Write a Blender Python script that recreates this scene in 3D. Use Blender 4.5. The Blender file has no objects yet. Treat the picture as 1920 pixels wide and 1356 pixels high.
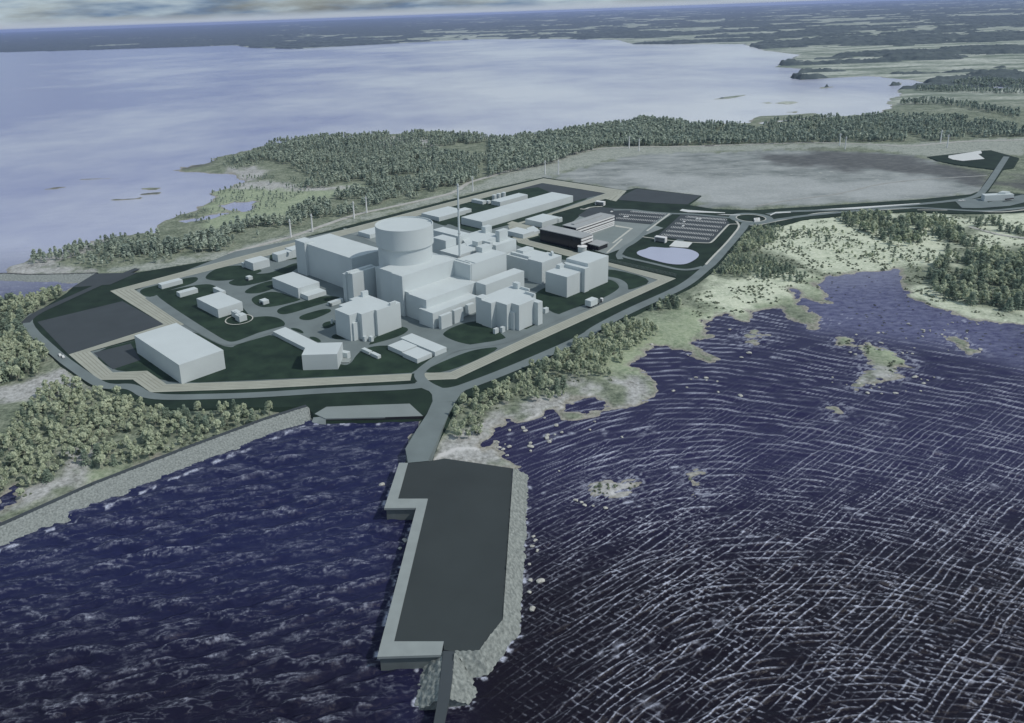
import bpy, bmesh, math, random
import numpy as np
from mathutils import Vector, Matrix
from mathutils.geometry import delaunay_2d_cdt
random.seed(7); RNG = np.random.default_rng(7)
R = math.radians
SC = bpy.context.scene
# ------------------------------------------------------------------ camera
F_, CX, CY = 1445.0, 838.0, 469.0           # focal length and principal point, in pixels of a 1920 x 1356 frame
PIT, ROL, CAMH = R(17.0), R(-2.03), 250.0
GRID = R(42.9)                               # bearing of the plant's building grid
cp, sp, cr, sr = math.cos(PIT), math.sin(PIT), math.cos(ROL), math.sin(ROL)
FW = np.array([0, cp, -sp]); UP0 = np.array([0, sp, cp]); RT0 = np.array([1, 0, 0.])
RT = RT0*cr + UP0*sr; UP = UP0*cr - RT0*sr
cam = bpy.data.cameras.new('camera'); co = bpy.data.objects.new('camera', cam)
SC.collection.objects.link(co); SC.camera = co
M4 = Matrix.Identity(4)
for i in range(3):
    M4[i][0], M4[i][1], M4[i][2] = RT[i], UP[i], -FW[i]
M4[2][3] = CAMH
co.matrix_world = M4
cam.sensor_fit = 'HORIZONTAL'; cam.sensor_width = 36; cam.lens = 36*F_/1920
cam.shift_x = (960-CX)/1920; cam.shift_y = -(678-CY)/1920
cam.clip_start = 1; cam.clip_end = 200000
# ------------------------------------------------------------------ light
SUN_EL, SUN_AZ = R(50), (0.93, -0.37)
W = bpy.data.worlds.new('World'); SC.world = W; W.use_nodes = True
nt = W.node_tree; nt.nodes.clear()
def N(t, **kw):
    n = nt.nodes.new(t)
    for k, v in kw.items(): setattr(n, k, v)
    return n
sky = N('ShaderNodeTexSky', sky_type='NISHITA', sun_disc=False, sun_elevation=SUN_EL, sun_rotation=math.atan2(SUN_AZ[0], SUN_AZ[1]))
sky.air_density = 1.0; sky.dust_density = 1.5
tc = N('ShaderNodeTexCoord'); sx = N('ShaderNodeSeparateXYZ'); nt.links.new(tc.outputs['Generated'], sx.inputs[0])
cb = N('ShaderNodeVectorMath', operation='MULTIPLY'); nt.links.new(tc.outputs['Generated'], cb.inputs[0]); cb.inputs[1].default_value = (1, 1, 6.5)
ns = N('ShaderNodeTexNoise'); nt.links.new(cb.outputs[0], ns.inputs['Vector'])
ns.inputs['Scale'].default_value = 5.5; ns.inputs['Detail'].default_value = 6; ns.inputs['Roughness'].default_value = .55
rm = N('ShaderNodeMapRange'); nt.links.new(ns.outputs['Fac'], rm.inputs[0])
rm.inputs[1].default_value = .30; rm.inputs[2].default_value = .52
ns2 = N('ShaderNodeTexNoise'); nt.links.new(cb.outputs[0], ns2.inputs['Vector'])
ns2.inputs['Scale'].default_value = 9; ns2.inputs['Detail'].default_value = 5
cl = N('ShaderNodeMapRange'); nt.links.new(ns2.outputs['Fac'], cl.inputs[0])
cl.inputs[1].default_value = .36; cl.inputs[2].default_value = .56
cmix = N('ShaderNodeMix', data_type='RGBA'); nt.links.new(cl.outputs[0], cmix.inputs[0])
cmix.inputs[6].default_value = (.19, .29, .45, 1); cmix.inputs[7].default_value = (.58, .70, .77, 1)
sm = N('ShaderNodeMix', data_type='RGBA', blend_type='MULTIPLY'); sm.inputs[0].default_value = 1
nt.links.new(sky.outputs[0], sm.inputs[6]); sm.inputs[7].default_value = (.085, .085, .085, 1)
mx = N('ShaderNodeMix', data_type='RGBA'); nt.links.new(rm.outputs[0], mx.inputs[0])
nt.links.new(sm.outputs[2], mx.inputs[6]); nt.links.new(cmix.outputs[2], mx.inputs[7])
hb_ = N('ShaderNodeMapRange'); nt.links.new(sx.outputs['Z'], hb_.inputs[0]); hb_.inputs[1].default_value = .011; hb_.inputs[2].default_value = .003
hm_ = N('ShaderNodeMix', data_type='RGBA'); nt.links.new(hb_.outputs[0], hm_.inputs[0]); nt.links.new(mx.outputs[2], hm_.inputs[6]); hm_.inputs[7].default_value = (.60, .67, .74, 1)
bg = N('ShaderNodeBackground'); nt.links.new(hm_.outputs[2], bg.inputs[0]); bg.inputs[1].default_value = 1.0
wo = N('ShaderNodeOutputWorld'); nt.links.new(bg.outputs[0], wo.inputs[0])
sl = bpy.data.lights.new('sun', 'SUN'); sl.energy = 3.1; sl.angle = R(1.0); sl.color = (1, .95, .88)
so = bpy.data.objects.new('sun', sl); SC.collection.objects.link(so)
so.rotation_euler = Vector((SUN_AZ[0]*math.cos(SUN_EL), SUN_AZ[1]*math.cos(SUN_EL), math.sin(SUN_EL))).to_track_quat('Z', 'Y').to_euler()
so.location = (600, -200, 900)
SC.view_settings.view_transform = 'Standard'; SC.view_settings.look = 'None'
SC.view_settings.exposure = -0.42; SC.view_settings.gamma = 1
SC.cycles.max_bounces = 6; SC.cycles.volume_bounces = 1
# ------------------------------------------------------------------ survey helpers
# the site was surveyed from the photograph in sheets: sheet letter -> (x, y, enlargement)
FR = dict(A=(440,500,5.2167),B=(740,430,5.2167),C=(540,390,5.3333),D=(840,340,5.3333),E=(1000,480,5.2167),F=(760,600,3.6923),
 J=(640,850,2.68),K=(0,720,3),L=(0,500,3.875),M=(0,250,3.875),N=(440,250,3.875),O=(880,250,3.875),P=(1320,230,3.2),Q=(1160,340,6),
 S=(0,0,3),T=(640,0,3),U=(1280,0,3),X=(1440,600,3.9875),Y=(960,560,3.9875),a=(790,405,10.667),b=(640,460,11.3),c=(980,380,10.667),
 d=(780,330,10.667),e=(870,520,10.667),g=(600,540,10.667),h=(440,440,10.667),i=(1760,230,7.53),p=(0,0,1))
def S(fr, *v):
    o = FR[fr]; return [(o[0]+v[k]/o[2], o[1]+v[k+1]/o[2]) for k in range(0, len(v), 2)]
def G(q, z=3.0):
    d = FW + RT*((q[0]-CX)/F_) - UP*((q[1]-CY)/F_)
    t = (z-CAMH)/d[2]; return (d[0]*t, d[1]*t)
def GG(qs, z=3.0): return [G(q, z) for q in qs]
cg, sg = math.cos(GRID), math.sin(GRID)
def to_uv(P): return (P[0]*cg+P[1]*sg, -P[0]*sg+P[1]*cg)
def to_xy(P): return (P[0]*cg-P[1]*sg, P[0]*sg+P[1]*cg)
def snap(pts):                                # square a footprint up to the plant grid
    q = [list(to_uv(P)) for P in pts]; n = len(q)
    for _ in range(30):
        for k in range(n):
            a, b = q[k], q[(k+1) % n]; du, dv_ = abs(a[0]-b[0]), abs(a[1]-b[1])
            if dv_ < .55*du: m = (a[1]+b[1])/2; a[1] = b[1] = m
            elif du < .55*dv_: m = (a[0]+b[0])/2; a[0] = b[0] = m
    return [to_xy(P) for P in q]
# ------------------------------------------------------------------ noise
def _h(ix, iy, s): 
    n = (ix*374761393 + iy*668265263 + s*1442695041) & 0xffffffff
    n = ((n ^ (n >> 13))*1274126177) & 0xffffffff
    return ((n ^ (n >> 16)) & 0xffff)/65535.0
def vnoise(x, y, s=0):
    ix = np.floor(x).astype(np.int64); iy = np.floor(y).astype(np.int64); fx = x-ix; fy = y-iy
    fx = fx*fx*fx*(fx*(fx*6-15)+10); fy = fy*fy*fy*(fy*(fy*6-15)+10)
    return ((_h(ix,iy,s)*(1-fx)+_h(ix+1,iy,s)*fx)*(1-fy)+(_h(ix,iy+1,s)*(1-fx)+_h(ix+1,iy+1,s)*fx)*fy)*2-1
def fbm(x, y, o=4, s=0):
    r = 0; a = 1; t = 0
    for k in range(o): r = r+a*vnoise(x*2**k, y*2**k, s+k); t += a; a *= .5
    return r/t
def sstep(a, b, x):
    t = np.clip((x-a)/(b-a), 0, 1); return t*t*(3-2*t)
def sdf(X, Y, poly):                          # signed distance to a polygon, positive inside
    P = np.array(poly, float); d = np.full(X.shape, 1e18); ins = np.zeros(X.shape, bool)
    for k in range(len(P)):
        ax, ay = P[k-1]; bx, by = P[k]; ex, ey = bx-ax, by-ay
        wx, wy = X-ax, Y-ay; t = np.clip((wx*ex+wy*ey)/(ex*ex+ey*ey+1e-9), 0, 1)
        d = np.minimum(d, (wx-ex*t)**2+(wy-ey*t)**2)
        c = (ay > Y) != (by > Y)
        ins ^= c & (X < ax + ex*(Y-ay)/(ey if abs(ey) > 1e-9 else 1e-9))
    return np.where(ins, 1, -1)*np.sqrt(d)
# ------------------------------------------------------------------ materials
def mat(name, col, rough=.7, var=.12, scale=.2, bump=0., bscale=1., spec=.3, metal=0., col2=None, detail=5):
    m = bpy.data.materials.new(name); m.use_nodes = True; t = m.node_tree; b = t.nodes['Principled BSDF']
    b.inputs['Roughness'].default_value = rough; b.inputs['Specular IOR Level'].default_value = spec; b.inputs['Metallic'].default_value = metal
    tcn = t.nodes.new('ShaderNodeNewGeometry')
    n = t.nodes.new('ShaderNodeTexNoise'); n.inputs['Scale'].default_value = scale; n.inputs['Detail'].default_value = detail
    t.links.new(tcn.outputs['Position'], n.inputs['Vector'])
    mr = t.nodes.new('ShaderNodeMapRange'); mr.inputs[1].default_value = .3; mr.inputs[2].default_value = .7
    t.links.new(n.outputs['Fac'], mr.inputs[0])
    x = t.nodes.new('ShaderNodeMix'); x.data_type = 'RGBA'; t.links.new(mr.outputs[0], x.inputs[0])
    c2 = col2 or tuple(min(1, c*(1+var)) for c in col); c1 = col if col2 else tuple(c*(1-var) for c in col)
    x.inputs[6].default_value = (*c1, 1); x.inputs[7].default_value = (*c2, 1)
    t.links.new(x.outputs[2], b.inputs['Base Color'])
    if bump:
        n2 = t.nodes.new('ShaderNodeTexNoise'); n2.inputs['Scale'].default_value = bscale; n2.inputs['Detail'].default_value = 6
        t.links.new(tcn.outputs['Position'], n2.inputs['Vector'])
        bp = t.nodes.new('ShaderNodeBump'); bp.inputs['Strength'].default_value = 1; bp.inputs['Distance'].default_value = bump
        t.links.new(n2.outputs['Fac'], bp.inputs['Height']); t.links.new(bp.outputs[0], b.inputs['Normal'])
    return m
MW = mat('white_render', (.555,.61,.625), .65, .035, .05)
MWB = mat('white_band', (.75,.76,.77), .5, .03, .1)
MDG = mat('dark_glass', (.012,.014,.02), .25, .1, .1, spec=.5)
MROOF = mat('grey_roof', (.36,.38,.39), .7, .06, .1)
MASP = mat('asphalt', (.165,.20,.205), .85, .10, .06)
MASD = mat('dark_asphalt', (.054,.066,.075), .85, .08, .05)
MASL = mat('light_paving', (.23,.265,.265), .8, .07, .05)
MGR = mat('mown_grass', (.009,.024,.017), .95, .3, .08, col2=(.026,.052,.033), detail=8)
MGD = mat('verge_grass', (.008,.020,.015), .95, .3, .06, col2=(.020,.040,.027), detail=8)
MTAN = mat('sand_strip', (.37,.385,.335), .9, .08, .1)
MTAN2 = mat('gravel_track', (.29,.295,.25), .9, .1, .3)
MCON = mat('concrete', (.28,.315,.315), .75, .08, .12)
MCOND = mat('wet_concrete', (.15,.175,.175), .7, .12, .15)
MDECK = mat('jetty_deck', (.040,.050,.052), .85, .10, .04)
MPAINT = mat('road_paint', (.62,.64,.64), .6, .05, .3)
MKERB = mat('kerb_stone', (.50,.51,.47), .7, .08, .2)
MROCK = mat('rubble', (.17,.19,.185), .9, .5, .9, bump=.4, bscale=1.3, col2=(.33,.36,.35))
MBLOCK = mat('armour_stone', (.15,.17,.165), .9, .5, .7, bump=.4, bscale=1.1, col2=(.33,.36,.345))
MTUS = mat('reed_tussock', (.03,.035,.028), .95, .4, .4, col2=(.10,.115,.075))
MPOND = mat('pond_water', (.42,.45,.58), .35, .03, .03, spec=.5)
MBOUL = mat('boulder', (.45,.45,.42), .85, .3, .8, bump=.2, bscale=2)
MSTEEL = mat('painted_steel', (.55,.57,.57), .45, .05, .3)
MTRUNK = mat('bark', (.30,.28,.25), .9, .3, 1.5)
MDARKM = mat('dark_metal', (.03,.032,.035), .5, .2, .5)
MTYRE = mat('tyre', (.02,.02,.02), .8, .1, 2)
def leafmat(name, c1, c2):
    m = bpy.data.materials.new(name); m.use_nodes = True; t = m.node_tree; b = t.nodes['Principled BSDF']
    b.inputs['Roughness'].default_value = .8; b.inputs['Specular IOR Level'].default_value = .15
    g = t.nodes.new('ShaderNodeNewGeometry')
    n = t.nodes.new('ShaderNodeTexNoise'); n.inputs['Scale'].default_value = .16; n.inputs['Detail'].default_value = 6
    n.inputs['Roughness'].default_value = .75
    t.links.new(g.outputs['Position'], n.inputs['Vector'])
    ad = t.nodes.new('ShaderNodeMath'); ad.operation = 'MULTIPLY_ADD'; t.links.new(g.outputs['Random Per Island'], ad.inputs[0])
    ad.inputs[1].default_value = .45; t.links.new(n.outputs['Fac'], ad.inputs[2])
    mr = t.nodes.new('ShaderNodeMapRange'); mr.inputs[1].default_value = .42; mr.inputs[2].default_value = 1.0
    t.links.new(ad.outputs[0], mr.inputs[0])
    x = t.nodes.new('ShaderNodeMix'); x.data_type = 'RGBA'; t.links.new(mr.outputs[0], x.inputs[0])
    x.inputs[6].default_value = (*c1, 1); x.inputs[7].default_value = (*c2, 1)
    t.links.new(x.outputs[2], b.inputs['Base Color'])
    tr = t.nodes.new('ShaderNodeBsdfTranslucent'); t.links.new(x.outputs[2], tr.inputs[0])
    ms = t.nodes.new('ShaderNodeMixShader'); ms.inputs[0].default_value = .35
    o = t.nodes['Material Output']; t.links.new(b.outputs[0], ms.inputs[1]); t.links.new(tr.outputs[0], ms.inputs[2]); t.links.new(ms.outputs[0], o.inputs[0])
    return m
LBIRCH = leafmat('birch_leaves', (.25,.32,.225), (.70,.75,.56))
LPINE = leafmat('pine_needles', (.10,.15,.12), (.40,.49,.38))
LBELTB = leafmat('belt_leaves', (.21,.27,.22), (.64,.72,.61))
LBELTP = leafmat('belt_needles', (.14,.195,.165), (.50,.59,.51))
LBUSH = leafmat('bush_leaves', (.09,.12,.09), (.40,.45,.33))
# ------------------------------------------------------------------ object helpers
COL = SC.collection
def tag(o, label=None, cat=None, group=None, kind=None):
    if label: o['label'] = label
    if cat: o['category'] = cat
    if group: o['group'] = group
    if kind: o['kind'] = kind
    return o
def link(name, me, parent=None):
    o = bpy.data.objects.new(name, me); COL.objects.link(o)
    if parent: o.parent = parent; o.matrix_parent_inverse = Matrix.Identity(4)
    return o
def npmesh(name, V, Fq, mats, midx=None, smooth=False):
    V = np.asarray(V, np.float32); Fq = np.asarray(Fq, np.int32); k = Fq.shape[1]
    me = bpy.data.meshes.new(name); me.vertices.add(len(V)); me.vertices.foreach_set('co', V.ravel())
    me.loops.add(Fq.size); me.loops.foreach_set('vertex_index', Fq.ravel())
    me.polygons.add(len(Fq)); me.polygons.foreach_set('loop_start', np.arange(0, Fq.size, k, dtype=np.int32))
    for m in (mats if isinstance(mats, (list, tuple)) else [mats]): me.materials.append(m)
    if midx is not None: me.polygons.foreach_set('material_index', np.asarray(midx, np.int32))
    if smooth: me.polygons.foreach_set('use_smooth', np.ones(len(Fq), bool))
    me.update(calc_edges=True); return me
class MB:
    def __init__(s): s.bm = bmesh.new()
    def prism(s, pts, z0, z1, mi=0, bevel=0):
        bm = s.bm; n = len(pts)
        ar = sum(pts[k-1][0]*pts[k][1]-pts[k][0]*pts[k-1][1] for k in range(n))
        if ar < 0: pts = pts[::-1]
        zt = z1 if isinstance(z1, (list, tuple)) else [z1]*n
        b = [bm.verts.new((x, y, z0)) for x, y in pts]; t = [bm.verts.new((pts[k][0], pts[k][1], zt[k])) for k in range(n)]
        f = [bm.faces.new(b[::-1])]
        if n == 4: f.append(bm.faces.new(t))
        else:
            vo, _, fo, ov, _, _ = delaunay_2d_cdt([Vector(q) for q in pts], [], [list(range(n))], 1, 1e-4)
            for q in fo:
                ids = [ov[k][0] if ov[k] else -1 for k in q]
                if -1 in ids or len(set(ids)) < 3: continue
                w = [t[k] for k in ids]; ar = sum(w[k-1].co.x*w[k].co.y-w[k].co.x*w[k-1].co.y for k in range(len(w)))
                f.append(bm.faces.new(w if ar > 0 else w[::-1]))
        for k in range(n): f.append(bm.faces.new((b[k], b[(k+1) % n], t[(k+1) % n], t[k])))
        for q in f: q.material_index = mi
        return s
    def flat(s, pts, z, mi=0):
        vo, _, fo, _, _, _ = delaunay_2d_cdt([Vector((x, y)) for x, y in pts], [], [list(range(len(pts)))], 1, 1e-4)
        vs = [s.bm.verts.new((v.x, v.y, z)) for v in vo]
        for f in fo:
            q = [vs[k] for k in f]; ar = sum(q[k-1].co.x*q[k].co.y-q[k].co.x*q[k-1].co.y for k in range(len(q)))
            s.bm.faces.new(q if ar > 0 else q[::-1]).material_index = mi
        return s
    def quad(s, *P):
        f = s.bm.faces.new([s.bm.verts.new(p) for p in P]); return f
    def cyl(s, c, r0, r1, z0, z1, n=32, mi=0):
        ring = lambda r, z: [s.bm.verts.new((c[0]+r*math.cos(2*math.pi*k/n), c[1]+r*math.sin(2*math.pi*k/n), z)) for k in range(n)]
        p0, p1, q0, q1 = ring(r0, z0), ring(r1, z1), ring(r0, z0), ring(r1, z1)
        for k in range(n):
            f = s.bm.faces.new((p0[k], p0[(k+1) % n], p1[(k+1) % n], p1[k])); f.smooth = n > 12; f.material_index = mi
        s.bm.faces.new(q1).material_index = mi; s.bm.faces.new(q0[::-1]).material_index = mi; return s
    def box(s, x0, x1, y0, y1, z0, z1, mi=0): return s.prism([(x0,y0),(x1,y0),(x1,y1),(x0,y1)], z0, z1, mi)
    def build(s, name, mats, parent=None, bevel=0, origin=None):
        bmesh.ops.triangulate(s.bm, faces=[f for f in s.bm.faces if len(f.verts) > 4])
        if origin: bmesh.ops.translate(s.bm, verts=s.bm.verts, vec=(-origin[0], -origin[1], -origin[2]))
        me = bpy.data.meshes.new(name); s.bm.to_mesh(me); s.bm.free()
        for m in (mats if isinstance(mats, (list, tuple)) else [mats]): me.materials.append(m)
        return link(name, me, parent)
def thing(name, label, cat, loc, group=None):
    o = link(name, None); o.location = loc; o.empty_display_size = 2; return tag(o, label, cat, group)
def chaikin(p, n=2, closed=True):
    for _ in range(n):
        q = []; m = len(p)
        if not closed: q.append(p[0])
        for k in range(m if closed else m-1):
            a, b = p[k], p[(k+1) % m]
            q += [(a[0]*.75+b[0]*.25, a[1]*.75+b[1]*.25), (a[0]*.25+b[0]*.75, a[1]*.25+b[1]*.75)]
        if not closed: q.append(p[-1])
        p = q
    return p
ZP = 3.0; ZC = [ZP]
def lay(name, pts, m, dz=None, smooth=0, kind='structure', z=None, rim=None):   # a flat sheet lying on the ground
    if dz is None: ZC[0] += .006; z = ZC[0]
    elif z is None: z = ZP+dz
    pts = GG(pts, ZP)
    if smooth: pts = chaikin(pts, smooth)
    o = MB().flat(pts, z).build(name, m); tag(o, kind=kind); return o
def ribbon_pts(pts, w):
    n = len(pts); Lf, Rt = [], []
    for k in range(n):
        a = np.array(pts[max(k-1, 0)]); b = np.array(pts[min(k+1, n-1)]); t = b-a; t = t/(np.linalg.norm(t)+1e-9)
        nn = np.array([-t[1], t[0]]); wk = w[k] if isinstance(w, list) else w
        Lf.append(tuple(np.array(pts[k])+nn*wk/2)); Rt.append(tuple(np.array(pts[k])-nn*wk/2))
    return Lf, Rt
def road(name, px, w, m, smooth=2, zs=None):
    pts = GG(px, ZP)
    if smooth: pts = chaikin(pts, smooth, False)
    Lf, Rt = ribbon_pts(pts, w); ZC[0] += .006; z = ZC[0]; mb = MB(); n = len(pts)
    zf = (lambda k: z) if zs is None else (lambda k: zs[0]+(zs[1]-zs[0])*k/(n-1))
    for k in range(n-1):
        mb.quad((*Rt[k], zf(k)), (*Rt[k+1], zf(k+1)), (*Lf[k+1], zf(k+1)), (*Lf[k], zf(k)))
    return tag(mb.build(name, m), kind='structure')
#PART2
# ------------------------------------------------------------------ terrain
SOUTH = [(-500,1180),(0,985),(300,865),(575,768),(610,781),(700,780),(789,779),(775,830),(790,870),(900,880)] + S('p',968,877,945,855,920,841,922,820,950,803,993,784,1036,773,1071,794,1099,784,1130,779,1150,770,1193,760,1215,752,1226,730,1222,705,1205,692,1193,676,1210,655,1222,650,1250,648,1276,656,1300,668,1330,682,1344,676,1318,663,1300,650,1337,628,1331,603,1358,590,1380,598,1404,603,1413,595,1405,584,1432,578,1460,580,1475,592,1520,617,1546,606,1520,580,1494,556,1476,540,1500,545,1536,582,1554,568,1534,535,1548,519,1590,513,1626,510,1679,504,1692,508,1700,540,1707,558,1748,577,1820,599,1935,614,2300,660)
LAND = GG(SOUTH, 0) + [(2500,560),(60000,4000),(60000,80000),(-60000,80000),(-60000,20000),(-9000,9300),(-5214,9481)]
LAND += GG(S('p',200,93,440,85,470,90,557,92,640,87,887,74,1020,73,1157,75,1187,83,1280,83,1393,83,1433,95,1497,103,1462,122,1450,126,1513,130,1480,143,1500,151,1560,147,1630,143,1700,150,1747,157,1690,167,1673,183,1663,200,1640,214,1563,220,1430,230,1350,231,1280,230,1207,225,1133,237,1060,250,1007,257,933,260,880,254,817,245,720,252,633,256,560,262,500,272,480,278,440,288,400,298,380,306,310,319,312,323,372,326,430,326,442,333,440,345,400,360,385,372,350,392,341,399,305,417,290,436,230,438,191,446,144,461,72,480,30,497,8,508,6,516,60,521,134,536,120,548,60,555,-5,562,-500,640), 0)
ISL = [S('p',1615,632,1628,634,1641,648,1665,648,1691,655,1728,685,1715,690,1694,690,1691,714,1672,718,1653,715,1620,728,1592,742,1588,732,1598,708,1618,675,1612,650),
       S('p',1566,640,1580,634,1600,636,1592,648,1572,652), S('p',1773,628,1792,626,1836,660,1820,664,1795,650), S('p',1500,600,1520,598,1545,600,1535,612,1510,610),
       S('p',1096,903,1130,898,1160,902,1205,884,1209,900,1180,920,1150,938,1115,938), S('p',1292,890,1310,886,1320,905,1322,930,1305,925), S('p',1553,764,1572,760,1576,774,1560,776),
       S('p',1384,628,1415,618,1440,630,1418,636), S('p',1400,640,1425,633,1428,642,1405,646),
       S('M',600,335,700,318,880,325,860,338,650,345), S('M',345,412,420,395,540,375,530,385,400,410), S('M',820,495,930,478,1020,460,1010,470,900,492), S('M',1040,440,1150,430,1140,440,1060,448), S('M',1040,408,1140,398,1130,408), S('M',690,722,760,690,740,712), S('M',860,655,960,615,1070,595,1000,622,900,665), S('M',1180,270,1300,235,1490,222,1480,235,1300,262,1200,285), 
       S('U',140,565,250,545,350,535,260,555), S('U',450,580,480,575,490,583), S('U',530,582,580,572,640,575,600,588), S('U',720,505,780,490,850,486,800,500), S('U',1120,488,1190,465,1250,462,1230,480), S('U',590,632,640,626,640,636),
       S('U',360,690,440,655,560,650,740,640,800,655,600,672,480,690)]
HOLE = [S('F',1140,585,1180,565,1270,555,1340,570,1400,600,1330,620,1230,640,1160,620), S('p',0,935,18,928,30,940,0,962,-20,960), S('U',1705,490,1780,486,1840,496,1760,500), S('M',1715,520,1800,515,1830,560,1760,575), S('M',1250,640,1500,600,1640,588,1560,625,1330,660)]
for k_, q_ in enumerate(ISL):
    if max(a for a, b in q_) < 330: cy_ = sum(b for a, b in q_)/len(q_); ISL[k_] = [(a, cy_+(b-cy_)*.45) for a, b in q_]
ISL[4] = [(1150+(a-1150)*.78, 915+(b-915)*.72) for a, b in ISL[4]]
ISL[0] = [(1655+(a-1655)*.8, 685+(b-685)*.85) for a, b in ISL[0]]
LANDS = [LAND]+[GG(q, 0) for q in ISL]; HOLES = [GG(q, 0) for q in HOLE]
SITE = S('p',41,608,59,592,124,550,137,538,178,513,258,511,440,481,640,426,920,355,1019,332.5,1130,350,1172,357)+S('Q',200,75,925,160,780,265,1060,310,1500,325)+S('P',700,500,1300,460,1600,430,1640,415)+S('i',560,990,790,660,300,600,0,540)+S('p',1739,294,1800,287)+S('i',600,398,740,390,1130,500,1050,640,900,660,680,980,1205,1005)+S('p',2000,362,2000,394,1920,396,1879,399,1789,400,1710,396,1617,400,1507,411,1460,424)+S('Q',1480,520,1060,1000,850,1170)+S('E',1600,270,1200,470,900,620,500,790,0,1060)+S('F',740,400,350,575,150,970)+S('p',764,868)+S('F',140,660)+S('p',790,779,610,784,588,777,577,762,500,764,440,764,330,768,280,760,225,737,168,720,113,682,70,640,44,616)
SITEW = GG(SITE, ZP)
def coast(X, Y):
    sd = sdf(X, Y, LANDS[0])
    for q in LANDS[1:]:
        x0, y0 = np.min(q, 0)-400; x1, y1 = np.max(q, 0)+400
        k = (X > x0) & (X < x1) & (Y > y0) & (Y < y1)
        sd[k] = np.maximum(sd[k], sdf(X[k], Y[k], q))
    for q in HOLES:
        x0, y0 = np.min(q, 0)-200; x1, y1 = np.max(q, 0)+200
        k = (X > x0) & (X < x1) & (Y > y0) & (Y < y1)
        sd[k] = np.minimum(sd[k], -sdf(X[k], Y[k], q))
    return sd
def terr(X, Y, sd=None):
    if sd is None: sd = coast(X, Y)
    far = sstep(1500, 6000, Y); am = 9+14*far
    nz = 34*fbm(X/110, Y/75, 4, 12)*sstep(620, 950, Y)*(1-far) + am*fbm(X/28, Y/28, 4, 3)*np.clip(np.abs(sd)/6+.35, 0, 1) + 8*fbm(X/9, Y/9, 4, 9)*(1-far); s2 = sd + np.where(nz > 0, nz*sstep(-9, -1.5, sd), nz)
    z = np.where(s2 > 0, 1.9*(1-np.exp(-s2/16)), -2.5*(1-np.exp(s2/14)))
    z = z + np.where(s2 > 6, .45*fbm(X/14, Y/14, 3, 21), 0)
    ss = sdf(X, Y, SITEW); k = ss > -4
    z = np.where(k & (ss > 0), np.minimum(z, 1.4), z)
    hill = 95*sstep(16000, 60000, Y)*np.exp(-((X-4000)/26000)**2)+25*sstep(20000,60000,Y)*fbm(X/9000, Y/9000, 3, 5)
    return z+np.where(s2 > 0, hill, 0), s2
def zone(X, Y, poly, w):
    q = np.array(GG(poly, 1.5)); m = np.zeros(X.shape)
    k = (X > q[:,0].min()-3*w) & (X < q[:,0].max()+3*w) & (Y > q[:,1].min()-3*w) & (Y < q[:,1].max()+3*w)
    if k.any(): m[k] = sstep(-w, w, sdf(X[k], Y[k], q)+2.4*w*fbm(X[k]/w/2, Y[k]/w/2, 4, 8))
    return m
Z_SAND = [S('F',620,640,820,580,1020,560,1180,450,1290,400,1380,470,1150,560,1010,620,860,670,700,740,600,830,640,900,760,1010,560,985,200,960,280,840,540,700), S('p',1160,715,1226,700,1228,735,1200,765,1160,765), S('p',-20,960,20,935,90,900,135,850,170,850,150,900,100,930,20,975),
          S('M',30,1000,280,890,560,820,740,750,800,780,640,840,560,890,330,960,600,985,700,1010,400,1025,60,1020), S('p',40,720,110,700,180,720,60,745,-20,750,-20,730),
          S('X',720,330,960,330,940,430,760,460), S('M',1750,250,1860,240,1900,330,1700,360), S('N',-60,250,60,260,250,270,200,300,0,310), S('N',1150,30,1400,60,1470,90,1250,110,1100,85), S('N',-60,350,250,350,560,400,900,380,860,400,560,420,250,410,0,400),
          S('p',700,262,760,258,815,264,825,273,750,278,700,275), S('L',160,390,330,300,430,260,400,290,250,360,190,400)]
Z_PALE = [S('P',330,640,620,580,900,560,1250,570,1600,570,1930,560,1930,700,1560,640,1500,700,1450,850,1330,870,1200,880,900,900,600,870,480,800,380,700), S('P',1540,740,1930,720,1930,640,1580,640), S('P',1230,920,1380,1080,1700,1180,1930,1240,1930,1150,1700,1080,1400,1040), S('P',0,980,300,900,620,920,480,1050,250,1180,0,1200)]
Z_MEAD = [S('N',-200,420,0,380,300,380,560,430,850,370,960,380,640,470,420,580,0,680,-200,700), S('p',1100,640,1340,560,1500,540,1340,640,1200,700,1120,690), S('p',1320,560,1440,500,1540,520,1480,590,1340,600), S('K',330,640,500,500,620,480,560,570,380,650), S('p',1610,630,1640,640,1700,655,1730,690,1650,670)]
Z_HEATH = [S('O',560,318,900,235,1200,160,1500,140,1860,140,2300,120)+S('P',900,180,1050,180,1340,215,1640,320,1680,400,1600,435,700,490,300,515,0,505)+S('O',1660,560,1690,455,1220,400,1140,425)]
Z_DARK = [S('M',320,425,340,400,620,310,900,310,900,345,560,395), S('M',800,505,830,470,1030,395,1170,390,1170,450,930,505), S('M',670,730,860,640,1080,580,1080,615,880,690), S('M',1160,295,1180,265,1300,225,1500,215,1490,240,1300,275), S('P',350,190,700,180,1050,180,1340,215,1640,300,1690,330,1650,390,1400,330,1100,300,800,270,500,250), S('P',1760,330,1920,300,2100,300,2100,440,1900,420,1700,425,1720,380)]
Z_CLEAR = [S('p',430,470,560,436,700,403,920,335,1010,300,1130,277,1300,274,1550,270,1700,270,1930,258,1930,290,1740,296,1600,275,1330,286,1160,298,1030,330,930,352,640,424,440,482,260,512,200,505,330,490)]
def grid(rows, tcols):
    Y = np.repeat(rows[:,None], len(tcols), 1); X = Y*tcols[None,:]; return X, Y
def gridfaces(nr, nc):
    i = np.arange(nr-1)[:,None]*nc+np.arange(nc-1)[None,:]
    return np.stack([i, i+1, i+nc+1, i+nc], -1).reshape(-1, 4)
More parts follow.
